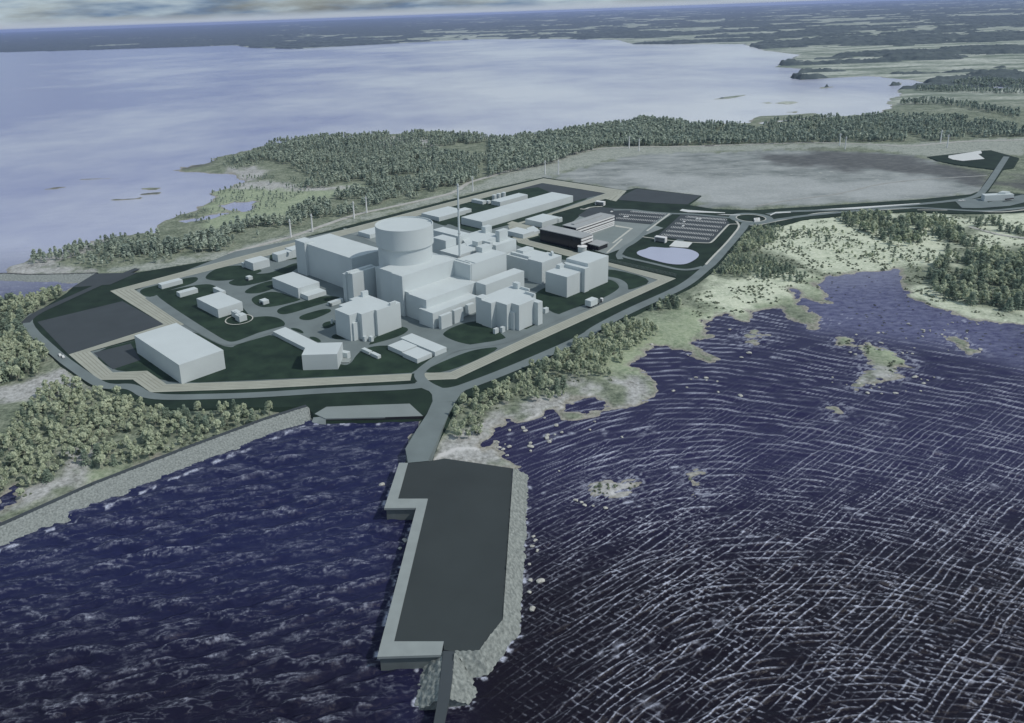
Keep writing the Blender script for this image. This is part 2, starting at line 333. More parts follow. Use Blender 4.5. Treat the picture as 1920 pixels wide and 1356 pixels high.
def attr(me, name, a, typ='FLOAT'):
    at = me.attributes.new(name, typ, 'POINT'); at.data.foreach_set('value' if typ == 'FLOAT' else 'color', np.asarray(a, np.float32).ravel())
rows = np.concatenate([1/np.linspace(1/235, 1/1700, 480), np.geomspace(1710, 9000, 230), np.geomspace(9100, 78000, 110)])
TX, TY = grid(rows, np.concatenate([np.linspace(-1.25, -.84, 25)[:-1], np.linspace(-.84, .95, 640), np.linspace(.95, 1.35, 25)[1:]]))
SD = coast(TX, TY); TZ, S2 = terr(TX, TY, SD)
V = np.stack([TX, TY, TZ], -1).reshape(-1, 3); Fq = gridfaces(*TX.shape)
keep = (TZ.ravel()[Fq].max(1) > -2.45); Fq = Fq[keep]
used = np.unique(Fq); rmap = np.full(len(V), -1); rmap[used] = np.arange(len(used)); Fq = rmap[Fq]
# canopy cover of the far mainland: strips of wood between fields
fw_ = fbm(TX/900, TY/330, 4, 40)+.30*fbm(TX/160, TY/90, 3, 44)
FORE = sstep(.02, .13, fw_+.26*sstep(2000, -3000, TX)*sstep(5000, 7000, TY)-.16*sstep(700, 1500, TX)*sstep(4600, 3600, TY))*sstep(2050, 2500, TY+.0*TX)*(S2 > 8)
bay = sstep(0, 200, S2)
FORE = FORE*np.where(TY < 3600, sstep(.0, .1, fw_+.06), 1)
def mkground():
    m = bpy.data.materials.new('natural_ground'); m.use_nodes = True; t = m.node_tree; b = t.nodes['Principled BSDF']
    b.inputs['Roughness'].default_value = .95; b.inputs['Specular IOR Level'].default_value = .1
    g = t.nodes.new('ShaderNodeNewGeometry')
    def noise(sc, det=6, ro=.6, yscale=1):
        n = t.nodes.new('ShaderNodeTexNoise'); n.inputs['Scale'].default_value = sc; n.inputs['Detail'].default_value = det; n.inputs['Roughness'].default_value = ro
        if yscale != 1:
            mp = t.nodes.new('ShaderNodeVectorMath'); mp.operation = 'MULTIPLY'; mp.inputs[1].default_value = (1, yscale, 1)
            t.links.new(g.outputs['Position'], mp.inputs[0]); t.links.new(mp.outputs[0], n.inputs['Vector'])
        else: t.links.new(g.outputs['Position'], n.inputs['Vector'])
        return n.outputs['Fac']
    def ramp(f, lo, hi):
        r = t.nodes.new('ShaderNodeMapRange'); r.inputs[1].default_value = lo; r.inputs[2].default_value = hi; t.links.new(f, r.inputs[0]); return r.outputs[0]
    def mix(f, a, c):
        x = t.nodes.new('ShaderNodeMix'); x.data_type = 'RGBA'
        if isinstance(f, float): x.inputs[0].default_value = f
        else: t.links.new(f, x.inputs[0])
        for k, v in ((6, a), (7, c)):
            if isinstance(v, tuple): x.inputs[k].default_value = (*v, 1)
            else: t.links.new(v, x.inputs[k])
        return x.outputs[2]
    def at(n):
        a = t.nodes.new('ShaderNodeAttribute'); a.attribute_name = n; return a.outputs['Fac']
    def mulx(a, b_):
        q = t.nodes.new('ShaderNodeMath'); q.operation = 'MULTIPLY'; t.links.new(a, q.inputs[0]); t.links.new(b_, q.inputs[1]); return q.outputs[0]
    fine = ramp(noise(.35, 7, .7), .35, .65); mid = ramp(noise(.05, 6, .65), .38, .62); big = ramp(noise(.004, 6, .6, 2.6), .42, .58)
    base = mix(mid, mix(fine, (.06,.08,.06), (.22,.26,.19)), mix(fine, (.14,.17,.12), (.36,.39,.31)))
    pale = mix(fine, mix(mid, (.30,.365,.26), (.53,.585,.445)), (.68,.715,.59))
    sand = mix(fine, mix(mid, (.20,.20,.19), (.33,.33,.33)), (.58,.585,.595))
    mead = mix(fine, mix(mid, (.15,.21,.135), (.27,.33,.22)), (.40,.45,.33))
    spk = ramp(noise(.11, 3, .6, 1.5), .62, .70); heath = mix(ramp(noise(.012, 9, .72, 2.2), .36, .66), mix(mid, (.135,.16,.158), (.215,.24,.24)), (.38,.405,.405))
    dark = mix(ramp(noise(.06, 8, .75, 3), .45, .75), (.075,.08,.085), (.20,.21,.21))
    clear = mix(fine, mix(mid, (.14,.175,.145), (.24,.275,.23)), (.44,.46,.43))
    field = mix(big, mix(mid, (.13,.17,.14), (.23,.27,.22)), mix(mid, (.33,.37,.32), (.55,.58,.53)))
    c = mix(at('far'), base, field)
    c = mix(at('meadow'), c, mead); c = mix(at('pale'), c, pale); c = mix(at('clearing'), c, clear); c = mix(at('heath'), c, heath); c = mix(mulx(spk, at('heath')), c, (.42,.44,.42)); c = mix(at('heath_pale'), c, mix(fine, (.34,.37,.37), (.50,.52,.53))); c = mix(at('burnt'), c, dark); c = mix(at('sand'), c, sand); c = mix(at('beach'), c, (.60,.60,.60))
    sx_ = t.nodes.new('ShaderNodeSeparateXYZ'); t.links.new(g.outputs['Position'], sx_.inputs[0])
    c = mix(ramp(sx_.outputs['Z'], .55, .12), c, mix(fine, (.17,.165,.14), (.42,.41,.37)))
    c = mix(ramp(sx_.outputs['Z'], .02, -.6), c, (.03,.03,.028))
    t.links.new(c, b.inputs['Base Color'])
    bp = t.nodes.new('ShaderNodeBump'); bp.inputs['Distance'].default_value = .5; bp.inputs['Strength'].default_value = .8
    t.links.new(noise(.5, 8, .7), bp.inputs['Height']); t.links.new(bp.outputs[0], b.inputs['Normal'])
    return m
MGROUND = mkground()
me = npmesh('ground', V[used], Fq, MGROUND, smooth=True)
fx, fy = V[used][:,0], V[used][:,1]
def zsum(L_, w): 
    m = np.zeros(len(fx))
    for q in L_: m = np.maximum(m, zone(fx, fy, q, w))
    return m
BEACH = [S('F',160,965,250,915,340,880,540,862,600,800,700,745,860,660,1020,615,1180,540,1290,500,1295,515,1190,556,1030,634,870,682,720,768,625,822,600,880,520,890,350,905,250,945,170,985)]
attr(me, 'sand', np.maximum(zsum(Z_SAND, 7)*.85, zsum([S('p',1085,870,1215,870,1215,950,1085,950), S('p',1280,880,1335,880,1335,935,1280,935)], 5))); attr(me, 'beach', zsum(BEACH, .7)); attr(me, 'pale', zsum(Z_PALE, 14)); attr(me, 'meadow', zsum(Z_MEAD, 14)); attr(me, 'heath', zsum(Z_HEATH, 8))
Z_HPALE = [S('p',1230,392,1500,378,1700,368,1790,356,1790,335,1700,330,1600,345,1480,325,1330,330,1180,318,1130,330,1250,360)]  # paler patch of heath ground
attr(me, 'heath_pale', .62*zsum(Z_HPALE, 26)); attr(me, 'burnt', zsum(Z_DARK, 25)*.85); attr(me, 'clearing', zsum(Z_CLEAR, 8)); attr(me, 'far', sstep(1650, 2100, fy+.25*np.abs(fx)*0))
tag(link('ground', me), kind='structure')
# far woods: the canopy stands 13 m above the fields
Fz = TZ+13*FORE*(.75+.5*np.random.default_rng(3).random(TX.shape))+FORE*3*fbm(TX/25, TY/25, 2, 60)
fm = gridfaces(*TX.shape); kf = (FORE.ravel()[fm].max(1) > .15); fm = fm[kf]
Vf = np.stack([TX, TY, np.where(FORE > .05, Fz, TZ-.5)], -1).reshape(-1, 3)
used = np.unique(fm); rmap[:] = -1; rmap[used] = np.arange(len(used))
MFAR = mat('far_canopy', (.042,.062,.070), .95, .4, .02, col2=(.11,.14,.14))
fo = link('distant_woods', npmesh('distant_woods', Vf[used], rmap[fm], MFAR)); tag(fo, 'dark strips of woodland between pale fields on the far shore of the bay', 'woods', kind='stuff')
# ------------------------------------------------------------------ sea
def ground_dir(p0, p1): a, b = np.array(G(p0, 0)), np.array(G(p1, 0)); d = b-a; return d/np.linalg.norm(d)
srow = np.concatenate([1/np.linspace(1/165, 1/1000, 900), np.geomspace(1010, 2500, 90), np.geomspace(2600, 90000, 60)])
SX, SY = grid(srow, np.concatenate([np.linspace(-1.5, -1.05, 20)[:-1], np.linspace(-1.05, 1.25, 1270), np.linspace(1.25, 1.7, 20)[1:]]))
nr = 900; x, y = SX[:nr], SY[:nr]
right = sstep(-25, 45, x+28); fade = (1-sstep(600, 980, y))*(1-sstep(1.12, 1.24, x/y))*sstep(-1.04, -.95, x/y)
wx = 3.5*fbm(x/50, y/50, 3, 70); wy = 7*fbm(x/50, y/50, 3, 71)
g1 = .62*90*np.log(np.cosh((x-145)/90)); r1 = (y+g1+wx*.8)*.92; th1 = x*1.15-.25*y
d2 = ground_dir((1160,1270), (1540,981)); n2 = np.array([-d2[1], d2[0]])
def crest(ph, k): return np.exp(k*(np.cos(ph)-1))
L1 = 1; p1 = 2*np.pi*(66*np.log(np.maximum(r1, 60))+.5*fbm(th1/40, r1/20, 3, 77)); am1 = np.clip(.62+1.7*fbm(th1/15, r1/6, 3, 80), 0, 1.2)*(.72+.28*sstep(300, 420, y))*sstep(10, 110, x+.12*(y-250))
c1 = crest(p1, 2.2)*am1
q2 = x*n2[0]+y*n2[1]; t2 = x*d2[0]+y*d2[1]; p2 = 2*np.pi*(q2/3.1+.6*fbm(t2/26, q2/13, 3, 78)); a2 = np.clip(.60+1.6*fbm(t2/18, q2/5, 4, 79), 0, 1.1)*sstep(500, 330, y)*sstep(0, 85, x)
c2 = crest(p2, 2.6)*a2
q3 = x*.62+y*.78; p3 = 2*np.pi*(q3/3.3+.6*fbm(x/16, y/16, 3, 88)); c3 = crest(p3, 2.)*np.clip(.5+1.4*fbm(x/9, y/9, 3, 89), 0, 1.2)*sstep(420, 300, y)
# choppy wind sea on the left: many short waves spread about one heading
ch = np.zeros_like(x); rg = np.random.default_rng(11)
wxl = 3*fbm(x/12, y/12, 2, 90); 
for k in range(34):
    th = R(97)+rg.normal(0, .34); lam = float(np.exp(rg.uniform(np.log(3.4), np.log(19)))); am = .028*lam**.85
    ch += am*np.cos(2*np.pi*((x+wxl)*math.cos(th)+(y+wxl*.6)*math.sin(th))/lam+rg.uniform(0, 6.28))
ch = ch*(.75+.55*fbm(x/40, y/40, 2, 91))
sub = fbm(x/2.1, y/1.5, 3, 92)
shore = sstep(2, -40, sdf(x, y, LAND))
zs = right*(.62*c1+.34*c2+.30*c3+.30*ch+.10*sub)+(1-right)*(.95*ch+.14*sub)
calm = np.zeros_like(x)
for q in (S('p',1470,540,1560,510,1700,500,1720,560,1930,610,1930,690,1780,650,1700,640,1600,625,1530,620),):
    calm = np.maximum(calm, sstep(-25, 25, sdf(x, y, GG(q, 0))))
zs = zs*(.25+.75*shore)*fade*(1-.8*calm)
Zs = np.zeros_like(SX); Zs[:nr] = zs
nf = sstep(330, 440, y); beads = sstep(-.12, .3, fbm(x/1.1, y/1.0, 2, 93))*(1-nf)+nf*.8; b2 = sstep(-.42, .08, fbm(th1/24, r1/4, 2, 94))
k1 = sstep(.60-.34*nf, .95, crest(p1, 2.2))*am1*(1-.25*nf); k2 = sstep(.56, .95, crest(p2, 2.6))*a2; k3 = sstep(.55, .93, crest(p3, 2.))*np.clip(.62+1.4*fbm(x/9, y/9, 3, 89), 0, 1.2)*sstep(440, 300, y)*sstep(-20, 120, x)
fr_ = right*(k1*(.45+.55*beads)*(.35+.65*b2)*.95 + k2*(.35+.65*beads)*.95 + .75*k3*beads)
xr = x+.12*y+2.5*fbm(x/18, y/18, 2, 120); yr = y-.12*x+1.5*fbm(x/9, y/9, 2, 121)
rdg = lambda a, b, sd: 1-np.abs(fbm(xr/a, yr/b, 3, sd))*2.6
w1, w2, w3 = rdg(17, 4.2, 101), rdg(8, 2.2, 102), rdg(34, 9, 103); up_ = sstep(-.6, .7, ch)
foam_glint_l = .8*(1-right)*(.36*sstep(.66, .98, w1)*(.3+.7*beads)*up_+.20*sstep(.68, .97, w2)*(.1+.9*up_)+.30*sstep(.80, 1, w3)*beads*up_+.25*sstep(.8, 1.5, ch)*beads)  # left crests: painted sky glints together with some whitecap foam
foam_glint = (fr_+foam_glint_l)*fade*(1-calm)
# surf along quay walls and rocks
JET = S('J',290,50,215,278,375,275,180,1025,400,1020,385,1100,370,1295,640,1275,680,1230,665,1135,740,1120,905,900,945,110)
edge = np.abs(sdf(x, y, GG(JET, 0)))
foam_glint = np.maximum(foam_glint, sstep(2.4, .4, edge)*sstep(.08, .4, fbm(x/3, y/3, 3, 95))*1.0)
for w_ in ([(-500,1240),(0,1033),(583,793),(612,796),(700,795),(789,796)],):
    q = GG(w_, 0); e2 = np.full(x.shape, 1e9)
    for k in range(len(q)-1): e2 = np.minimum(e2, np.abs(sdf(x, y, [q[k], q[k+1]])))
    foam_glint = np.maximum(foam_glint, sstep(2.6, .3, e2)*sstep(.0, .4, fbm(x/4, y/4, 3, 96)))
isl = np.full(x.shape, -1e3)
for q in LANDS[1:]: isl = np.maximum(isl, sdf(x, y, q))
foam_glint = np.maximum(foam_glint, sstep(-12, -1, isl)*sstep(.12, .4, fbm(x/2.6, y/1.8, 3, 97))*.55*(right))
foam_glint = np.maximum(foam_glint, .85*sstep(.46, .58, fbm(x/24, y/14, 4, 98))*sstep(.0, .5, fbm(x/3, y/3, 2, 99))*right*sstep(-.1,.3,c1))
FOAM_GLINT = np.zeros_like(SX); FOAM_GLINT[:nr] = np.clip(foam_glint, 0, 1.2)
TINT = np.zeros_like(SX); TINT[:nr] = np.maximum(right*(1-.85*calm)*sstep(400, 270, y), (1-right)*.75*sstep(330, 225, y))  # water colour darkens towards the near side
RIP = np.ones_like(SX); RIP[:nr] = .6
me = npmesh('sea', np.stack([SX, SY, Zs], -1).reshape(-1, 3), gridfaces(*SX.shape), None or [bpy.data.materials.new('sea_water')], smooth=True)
attr(me, 'foam_glint', FOAM_GLINT); attr(me, 'near_dark', TINT); RG = np.zeros_like(SX); RG[:nr] = right; attr(me, 'right', RG); attr(me, 'calm', np.concatenate([calm, np.zeros((len(srow)-nr, SX.shape[1]))]))
tag(link('sea', me), kind='structure')
def mksea():
    m = bpy.data.materials['sea_water']; m.use_nodes = True; t = m.node_tree; b = t.nodes['Principled BSDF']; ln = t.links.new
    g = t.nodes.new('ShaderNodeNewGeometry')
    def at(n): a = t.nodes.new('ShaderNodeAttribute'); a.attribute_name = n; return a.outputs['Fac']
    def noise(sc, ys, det=5, ro=.6):
        n = t.nodes.new('ShaderNodeTexNoise'); n.inputs['Scale'].default_value = sc; n.inputs['Detail'].default_value = det; n.inputs['Roughness'].default_value = ro
        mp = t.nodes.new('ShaderNodeVectorMath'); mp.operation = 'MULTIPLY'; mp.inputs[1].default_value = (1, ys, 1); ln(g.outputs['Position'], mp.inputs[0]); ln(mp.outputs[0], n.inputs['Vector']); return n.outputs['Fac']
    def mix(f, a, c):
        x = t.nodes.new('ShaderNodeMix'); x.data_type = 'RGBA'; ln(f, x.inputs[0])
        for k, v in ((6, a), (7, c)):
            if isinstance(v, tuple): x.inputs[k].default_value = (*v, 1)
            else: ln(v, x.inputs[k])
        return x.outputs[2]
    def ramp(f, lo, hi, a=0., c=1.):
        r = t.nodes.new('ShaderNodeMapRange'); r.inputs[1].default_value = lo; r.inputs[2].default_value = hi; r.inputs[3].default_value = a; r.inputs[4].default_value = c; ln(f, r.inputs[0]); return r.outputs[0]
    deep = mix(at('right'), (.016,.020,.068), (.021,.020,.066)); deep = mix(at('near_dark'), deep, (.008,.006,.012))
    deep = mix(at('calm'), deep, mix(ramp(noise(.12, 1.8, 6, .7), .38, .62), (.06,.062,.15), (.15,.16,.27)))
    sx_ = t.nodes.new('ShaderNodeSeparateXYZ'); ln(g.outputs['Position'], sx_.inputs[0])
    sxx = sx_
    def addx(a, b_): q = t.nodes.new('ShaderNodeMath'); q.operation = 'ADD'; q.use_clamp = True; ln(a, q.inputs[0]); ln(b_, q.inputs[1]); return q.outputs[0]
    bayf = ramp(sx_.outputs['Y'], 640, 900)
    deep = mix(bayf, deep, mix(addx(ramp(noise(.0007, .8, 6, .62), .36, .62), ramp(sxx.outputs['X'], -2200, 500, -.70, .22)), (.24,.27,.49), (.74,.77,.82)))  # sky reflection painted into the bay's colour, fading towards the left
    fo = t.nodes.new('ShaderNodeMath'); fo.operation = 'MULTIPLY'; fo.use_clamp = True; ln(at('foam_glint'), fo.inputs[0]); ln(ramp(noise(1.1, 1, 4, .7), .32, .55, .25, 1.15), fo.inputs[1])
    c = mix(fo.outputs[0], deep, (.49,.52,.64)); ln(c, b.inputs['Base Color'])  # real foam and the painted sky glints share this pale colour
    ln(ramp(fo.outputs[0], 0, 1, .16, .8), b.inputs['Roughness'])
    b.inputs['IOR'].default_value = 1.33; sp_ = ramp(bayf, 0, 1, .22, .5); ln(sp_, b.inputs['Specular IOR Level'])
    ad = t.nodes.new('ShaderNodeMath'); ad.operation = 'ADD'; ln(noise(.45, 1.6, 6, .65), ad.inputs[0]); ln(noise(.03, 2.5, 4, .6), ad.inputs[1])
    bp = t.nodes.new('ShaderNodeBump'); bp.inputs['Strength'].default_value = .55; bp.inputs['Distance'].default_value = .8; ln(ad.outputs[0], bp.inputs['Height']); ln(bp.outputs[0], b.inputs['Normal'])
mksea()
# ------------------------------------------------------------------ plant site: surfaces
mb = MB(); mb.flat(SITEW, ZP); n_ = len(SITEW)
ar = sum(SITEW[k-1][0]*SITEW[k][1]-SITEW[k][0]*SITEW[k-1][1] for k in range(n_)); sgn = 1 if ar > 0 else -1
for k in range(n_):
    a, b = SITEW[k-1], SITEW[k]; tx, ty = b[0]-a[0], b[1]-a[1]; L_ = math.hypot(tx, ty)+1e-6; nx, ny = sgn*ty/L_*3, -sgn*tx/L_*3
    mb.quad((*a, ZP), (*b, ZP), (b[0]+nx, b[1]+ny, -.6), (a[0]+nx, a[1]+ny, -.6))
tag(mb.build('site_lawn', MGD), kind='structure')
INNER = S('L',985,172)+S('N',0,860,450,770)+S('d',0,780,690,590,1130,480)+S('p',1016.5,343.5,1137,363)+S('D',1245,240,1050,315,940,345)+S('p',952,424,975,446,1000,449,1064,480,1137,498)+S('E',1218,237,0,768)+S('F',310,362,130,366)+S('p',783,699,772,701,480,714)+S('L',1210,856,1070,758,820,770,650,620,975,538,1330,420)
lay('inner_yard', INNER, MASP)
for nm, q in (('lawn', S('L',990,172,1150,132,1320,88,1425,72,1445,92,1400,125,1250,165,1180,190,1075,232)),
 ('lawn', S('L',1130,216,1155,192,1300,155,1500,122,1570,140,1650,200,1770,300)+S('A',160,500,250,488,330,484,430,500,500,550,480,590,380,612,250,645,0,745)+S('L',1690,553,1630,540)),
 ('lawn', S('M',1485,1045,1550,990,1650,965,1770,958,1900,990,1900,1010,1730,1060,1600,1075,1510,1065)),
 ('lawn', S('N',-60,1090,0,1060,100,1022,230,1020,300,1000,460,930,470,985,280,1062,150,1095,30,1115)),
 ('lawn', S('N',60,1155,130,1110,280,1062,330,1110,200,1160,110,1167)),
 ('lawn', S('N',115,1208,150,1182,280,1140,460,1200,490,1210,330,1252,210,1268,150,1248)),
 ('lawn', S('N',300,1292,340,1262,520,1215,640,1180,790,1190,700,1222,560,1262,400,1312,330,1318)),
 ('lawn', S('A',620,507,660,470,900,405,960,430,880,472,760,520,680,527)),
 ('lawn', S('A',850,557,940,528,1000,560,930,600,870,610)),
 ('lawn', S('A',530,602,600,600,660,625,680,655,640,650)), ('lawn', S('A',715,690,780,685,830,710,850,740,800,740)), ('lawn', S('A',930,690,1000,650,1160,700,1000,714)),
 ('lawn', S('L',1355,440,1590,570,1690,590)+S('A',0,770,270,690,380,660,690,840,1040,965,1130,960,1200,850,1290,790,1500,765)+S('B',500,1185,535,1165,540,1200,400,1270,270,1345)+S('F',50,362)+S('p',771,700,480,713)+S('L',1210,854,1072,756,822,767,655,620,975,540)),
 ('lawn', S('B',470,1040,480,1010,560,960,720,905,850,900,950,950,1030,1010,1095,1065,1080,1095,900,1138,760,1135,600,1100)),
 ('lawn', S('B',1225,965,1320,925,1400,897,1435,910,1420,940,1340,972,1270,978)),
 ('lawn', S('F',128,368,165,330,350,250,500,200,700,183,310,360)),
 ('lawn', S('E',-60,440,100,300,400,250,720,228,800,250,845,300,830,345,640,430,420,540,300,578,200,562,110,500)),
 ('lawn', S('E',700,110,1216,236,925,345,930,300,880,240,800,212,700,200)),
 ('lawn', S('A',1300,768,1420,655,1600,585,1690,598,1700,630,1600,690,1340,760)),
 ('lawn', S('h',700,380,1000,240,1230,150,1900,130,2300,420,1900,480,1240,480,700,560)),
 ('lawn', S('d',0,790,690,600,1120,490)+S('D',580,100,960,15,1560,118,1030,310,900,360,440,480,300,520,140,480,0,420)+S('d',600,1010,350,930)),
 ('lawn', S('D',560,560,940,440,1000,520,1200,700,1290,760,1150,800,860,700,700,650))):
    lay(nm, q, MGR, smooth=2)
lay('laydown_yard', S('p',1016.5,344,1136,363)+S('D',1240,205,900,60,560,105,590,95), MASD)
lay('laydown_yard', S('L',272,402,890,252,1190,418,498,640), MASD)
lay('laydown_yard', S('L',680,627,950,560,1022,680,820,748), MASD)
lay('quay_apron', S('M',690,1020,1000,1013,800,1100,530,1120), MASD)
lay('laydown_yard', S('Q',0,185,200,84,925,163,775,262,400,245,0,210), MASD)
lay('yard_path', S('N',790,690,880,700,1100,760,1030,800,900,750,800,720), MASL)
# perimeter strip with its two fence tracks
def strip(px_out, px_in):
    lay('patrol_strip', px_out+px_in[::-1], MTAN)
    for f, w in ((.24, .035), (.42, .03), (.62, .035), (.80, .03)):
        a = [(o[0]*(1-f+w)+i_[0]*(f-w), o[1]*(1-f+w)+i_[1]*(f-w)) for o, i_ in zip(px_out, px_in)]
        b = [(o[0]*(1-f-w)+i_[0]*(f+w), o[1]*(1-f-w)+i_[1]*(f+w)) for o, i_ in zip(px_out, px_in)]
        lay('patrol_track', a+b[::-1], MTAN2)
strip(S('p',1155,378)+S('p',1175,358,1019,334.6,920,359,640,432,440,484,206.5,546)+S('L',1190,420,500,640,720,825,965,822,1095,915)+S('p',480,729.5,769.5,714),
      S('D',1490,158)+S('p',1137,362.8,1016.8,343.3,925,367,640,443,440,496,251.6,543)+S('L',1345,420,655,617,820,770,1070,758,1210,856)+S('p',480,715,772.5,701))
strip(S('F',124,420,350,411)+S('E',0,855,1395,222)+S('p',1137,491.5,1085,474.5,994,451,975,441,1037,401.5)+S('p',1172,362.5), S('F',131,369,311,364)+S('E',0,770,1220,236)+S('p',1137,498,1064,480.6,971,455,952,424)+S('D',1045,315)+S('p',1140,361))
lay('gate_paving', S('D',590,425,640,400,800,440,900,470,905,545,700,600,640,560,780,520), MTAN)
# roads
road('outer_road', S('L',250,340)+S('p',45,608)+S('L',430,655,560,750)+S('p',186,722,212,726,237,724,255,729,271,741,310,746,400,744,480,741.5,632,731.5,756,727,800,722), 8, MASP)
road('outer_road', S('p',47,606)+S('L',250,345,450,255,830,83,1000,15), 8, MASD)
road('outer_road', S('F',200,500,340,490,480,440,740,340,1250,118)+S('E',600,715,950,530,1400,335,1560,235,1690,120)+S('Q',1060,920,1250,700,1400,530,1430,470), 9, MASP)
road('jetty_road', S('F',270,440,268,520,235,600,160,740)+S('p',783,858,781,866), [12,14,16,17,17,17], MASP, smooth=0, zs=(3.1,7.4)) if 0 else None
road('gate_road', S('F',240,490,150,450,95,400,100,360,150,318,230,260,330,205,500,180,700,150)+S('E',0,715,200,620,400,535,560,485,700,435,860,345,895,290,830,235,700,212), 7.5, MASP)
lay('junction', S('F',150,490,330,560,420,480,470,440,300,475,210,470,120,430,80,425,60,450), MASP, smooth=2)
road('site_road', S('L',1080,225,1340,400,1590,545,1690,570,1860,505)+S('A',240,665,380,625,520,590), 7, MASP)
lay('junction', S('F',130,452,185,520,190,578,352,563,385,512,480,446,330,500), MASP)
# east side: car parks, forecourt and pond
lay('forecourt', S('O',690,700,850,560,1060,640,1330,665,1410,690,1270,745,1130,830,1000,880,900,850,800,760), MASL)
lay('car_park', S('O',790,600,870,545,960,538,1410,578,1440,592,1335,662,1060,640,860,620), MASD)
lay('plaza', S('O',890,745,1062,672,1180,692,1050,795,960,800), mat('pale_paving', (.20,.24,.24), .8, .05, .1))
lay('car_park', S('Q',700,378,800,378,1200,420,1245,470,1225,500,1050,690,1000,702,430,622), MASD)
lay('footpath', S('O',1060,668,1190,692,1050,800,1035,800,1168,695,1062,680), MKERB)
for q, w in ((S('Q',20,880,-5,835,20,800,60,745,150,700,230,640,310,560,400,480,580,368), 6), (S('Q',20,830,70,858,330,915,520,960,640,990,760,1000,850,990,950,965), 5), (S('Q',-60,325,140,320,300,345,600,368,800,368,1100,400,1280,415), 7), (S('Q',640,720,660,690,700,660), 8)):
    road('access_road', q, w, MASP)
for q, w in ((S('Q',318,562,575,366), 2.4), (S('Q',270,628,640,678,1000,700,1048,690,1130,600,1225,500,1245,484,1340,484), 2.2), (S('Q',1310,440,1350,480,1355,520,1300,590,1200,710,1060,850,980,940), 2.2), (S('O',1000,870,1110,770), 2), (S('c',1150,130,1250,140,1340,95,1600,80), 3), (S('Q',1460,495,1560,500,1680,470,1920,425)+S('P',600,560,700,540,950,532,1250,515), 2.5), (S('P',1240,512,1450,520,1600,532,1780,540,1920,525,2000,515), 3), (S('P',1280,525,1460,527), 2.2)):
    road('footpath', q, w, MKERB)
road('east_road', S('Q',1440,490,1600,478,1800,430)+S('P',470,580,600,560,950,527,1250,508,1500,525,1700,535,1920,512,2050,500), 7, MASP)
road('east_road', S('P',380,552,500,535,700,528,900,520,1250,495,1500,470,1640,448,1690,395,1760,290,1815,205), 8, MASP)
lay('terminal_apron', S('i',230,1110,600,1070,700,1130,1180,1020,1290,1030,1290,1110,1000,1180,600,1210,330,1210), MASP)
rb = G((1408, 409.5), ZP); 
def ring(name, c, r0, r1, m, z=None):
    ZC[0] += .006; mb = MB(); n = 48
    for k in range(n):
        a0, a1 = 2*math.pi*k/n, 2*math.pi*(k+1)/n
        mb.quad(*[(c[0]+r*math.cos(a), c[1]+r*math.sin(a), ZC[0]) for r, a in ((r1,a0),(r1,a1),(r0,a1),(r0,a0))])
    return tag(mb.build(name, m), kind='structure')
ring('roundabout', rb, 17, 25, MASP); ring('kerb', rb, 16, 17.3, MKERB)
for q in (S('Q',685,335,715,315,780,325,1200,355,1195,362,780,352), S('Q',1100,382,1180,376,1370,378,1365,386), S('P',665,525,900,510,1290,485,1300,488,905,520), S('P',395,555,430,538,520,536,520,542,430,545,400,560), S('i',140,470,590,398,608,420,605,440,560,450,650,515,340,545,200,525,135,500), S('Q',565,735,635,670,830,695,780,750,700,748)):
    lay('paving', q, MPAINT)
lay('pond', S('Q',195,812,225,785,300,768,345,745,390,741,560,757,595,745,780,765,860,790,905,822,900,850,862,885,780,930,700,943,560,935,350,880,235,842), MPOND, smooth=2)
# parking bays
def bays(row_px, ncell, depth, name='parking_bays'):
    a, b = [np.array(G(q, ZP)) for q in row_px]; L_ = np.linalg.norm(b-a); t = (b-a)/L_; nn = np.array([-t[1], t[0]]); w = .5; z = ZC[0]+.012; mb = MB()
    def bar(p, q):
        d = (q-p)/np.linalg.norm(q-p); m_ = np.array([-d[1], d[0]])*w/2
        mb.quad(*[(*v, z) for v in (p-m_, q-m_, q+m_, p+m_)])
    for k in range(ncell+1):
        c = a+t*L_*k/ncell; bar(c-nn*depth, c+nn*depth); 
    z += .004; bar(a, b)
    for s in (0, 1):
        c = (a, b)[s]; pts = [c+(1 if s else -1)*t*2.6*math.cos(q)+nn*depth*math.sin(q) for q in np.linspace(-1.57, 1.57, 9)]
        for k in range(8): bar(pts[k], pts[k+1])
    ZC[0] += .02
    return tag(mb.build(name, MPAINT), kind='structure')
for q in ((780,403,1190,436),(718,435,1178,471),(662,477,1130,518),(615,521,1088,560),(565,563,1040,607),(512,607,990,652)): bays(S('Q',*q), 26, 4.3)
for q in ((160,345,500,375),(30,378,460,410),(0,420,400,452)): bays(S('Q',*q), 20, 4)
# ------------------------------------------------------------------ buildings
def W_(fr, c, h): return GG(S(fr, *c), ZP+h)
def building(name, label, cat, parts, group=None):
    base = snap(W_(parts[0][1], parts[0][2], parts[0][3])) if not (len(parts[0]) > 6 and parts[0][6] == 'free') else W_(parts[0][1], parts[0][2], parts[0][3])
    o = np.mean(base, 0); root = thing(name, label, cat, (o[0], o[1], ZP), group)
    for p in parts:
        nm, fr, c, h = p[:4]; hb = p[4] if len(p) > 4 else 0; m = p[5] if len(p) > 5 and p[5] else MW
        pts = W_(fr, c, h)
        if not (len(p) > 6 and p[6] == 'free'): pts = snap(pts)
        MB().prism(pts, ZP+hb-(.3 if hb == 0 else 0), ZP+h).build(nm, m, root, origin=(o[0], o[1], ZP))
    return root
bd = building
bd('storage_hall', 'large plain white flat roofed hall standing alone in the lower left corner of the site', 'hall', [('hall','p',(335.5,684.5,251.6,629,329,606,420.6,656),15.1)])
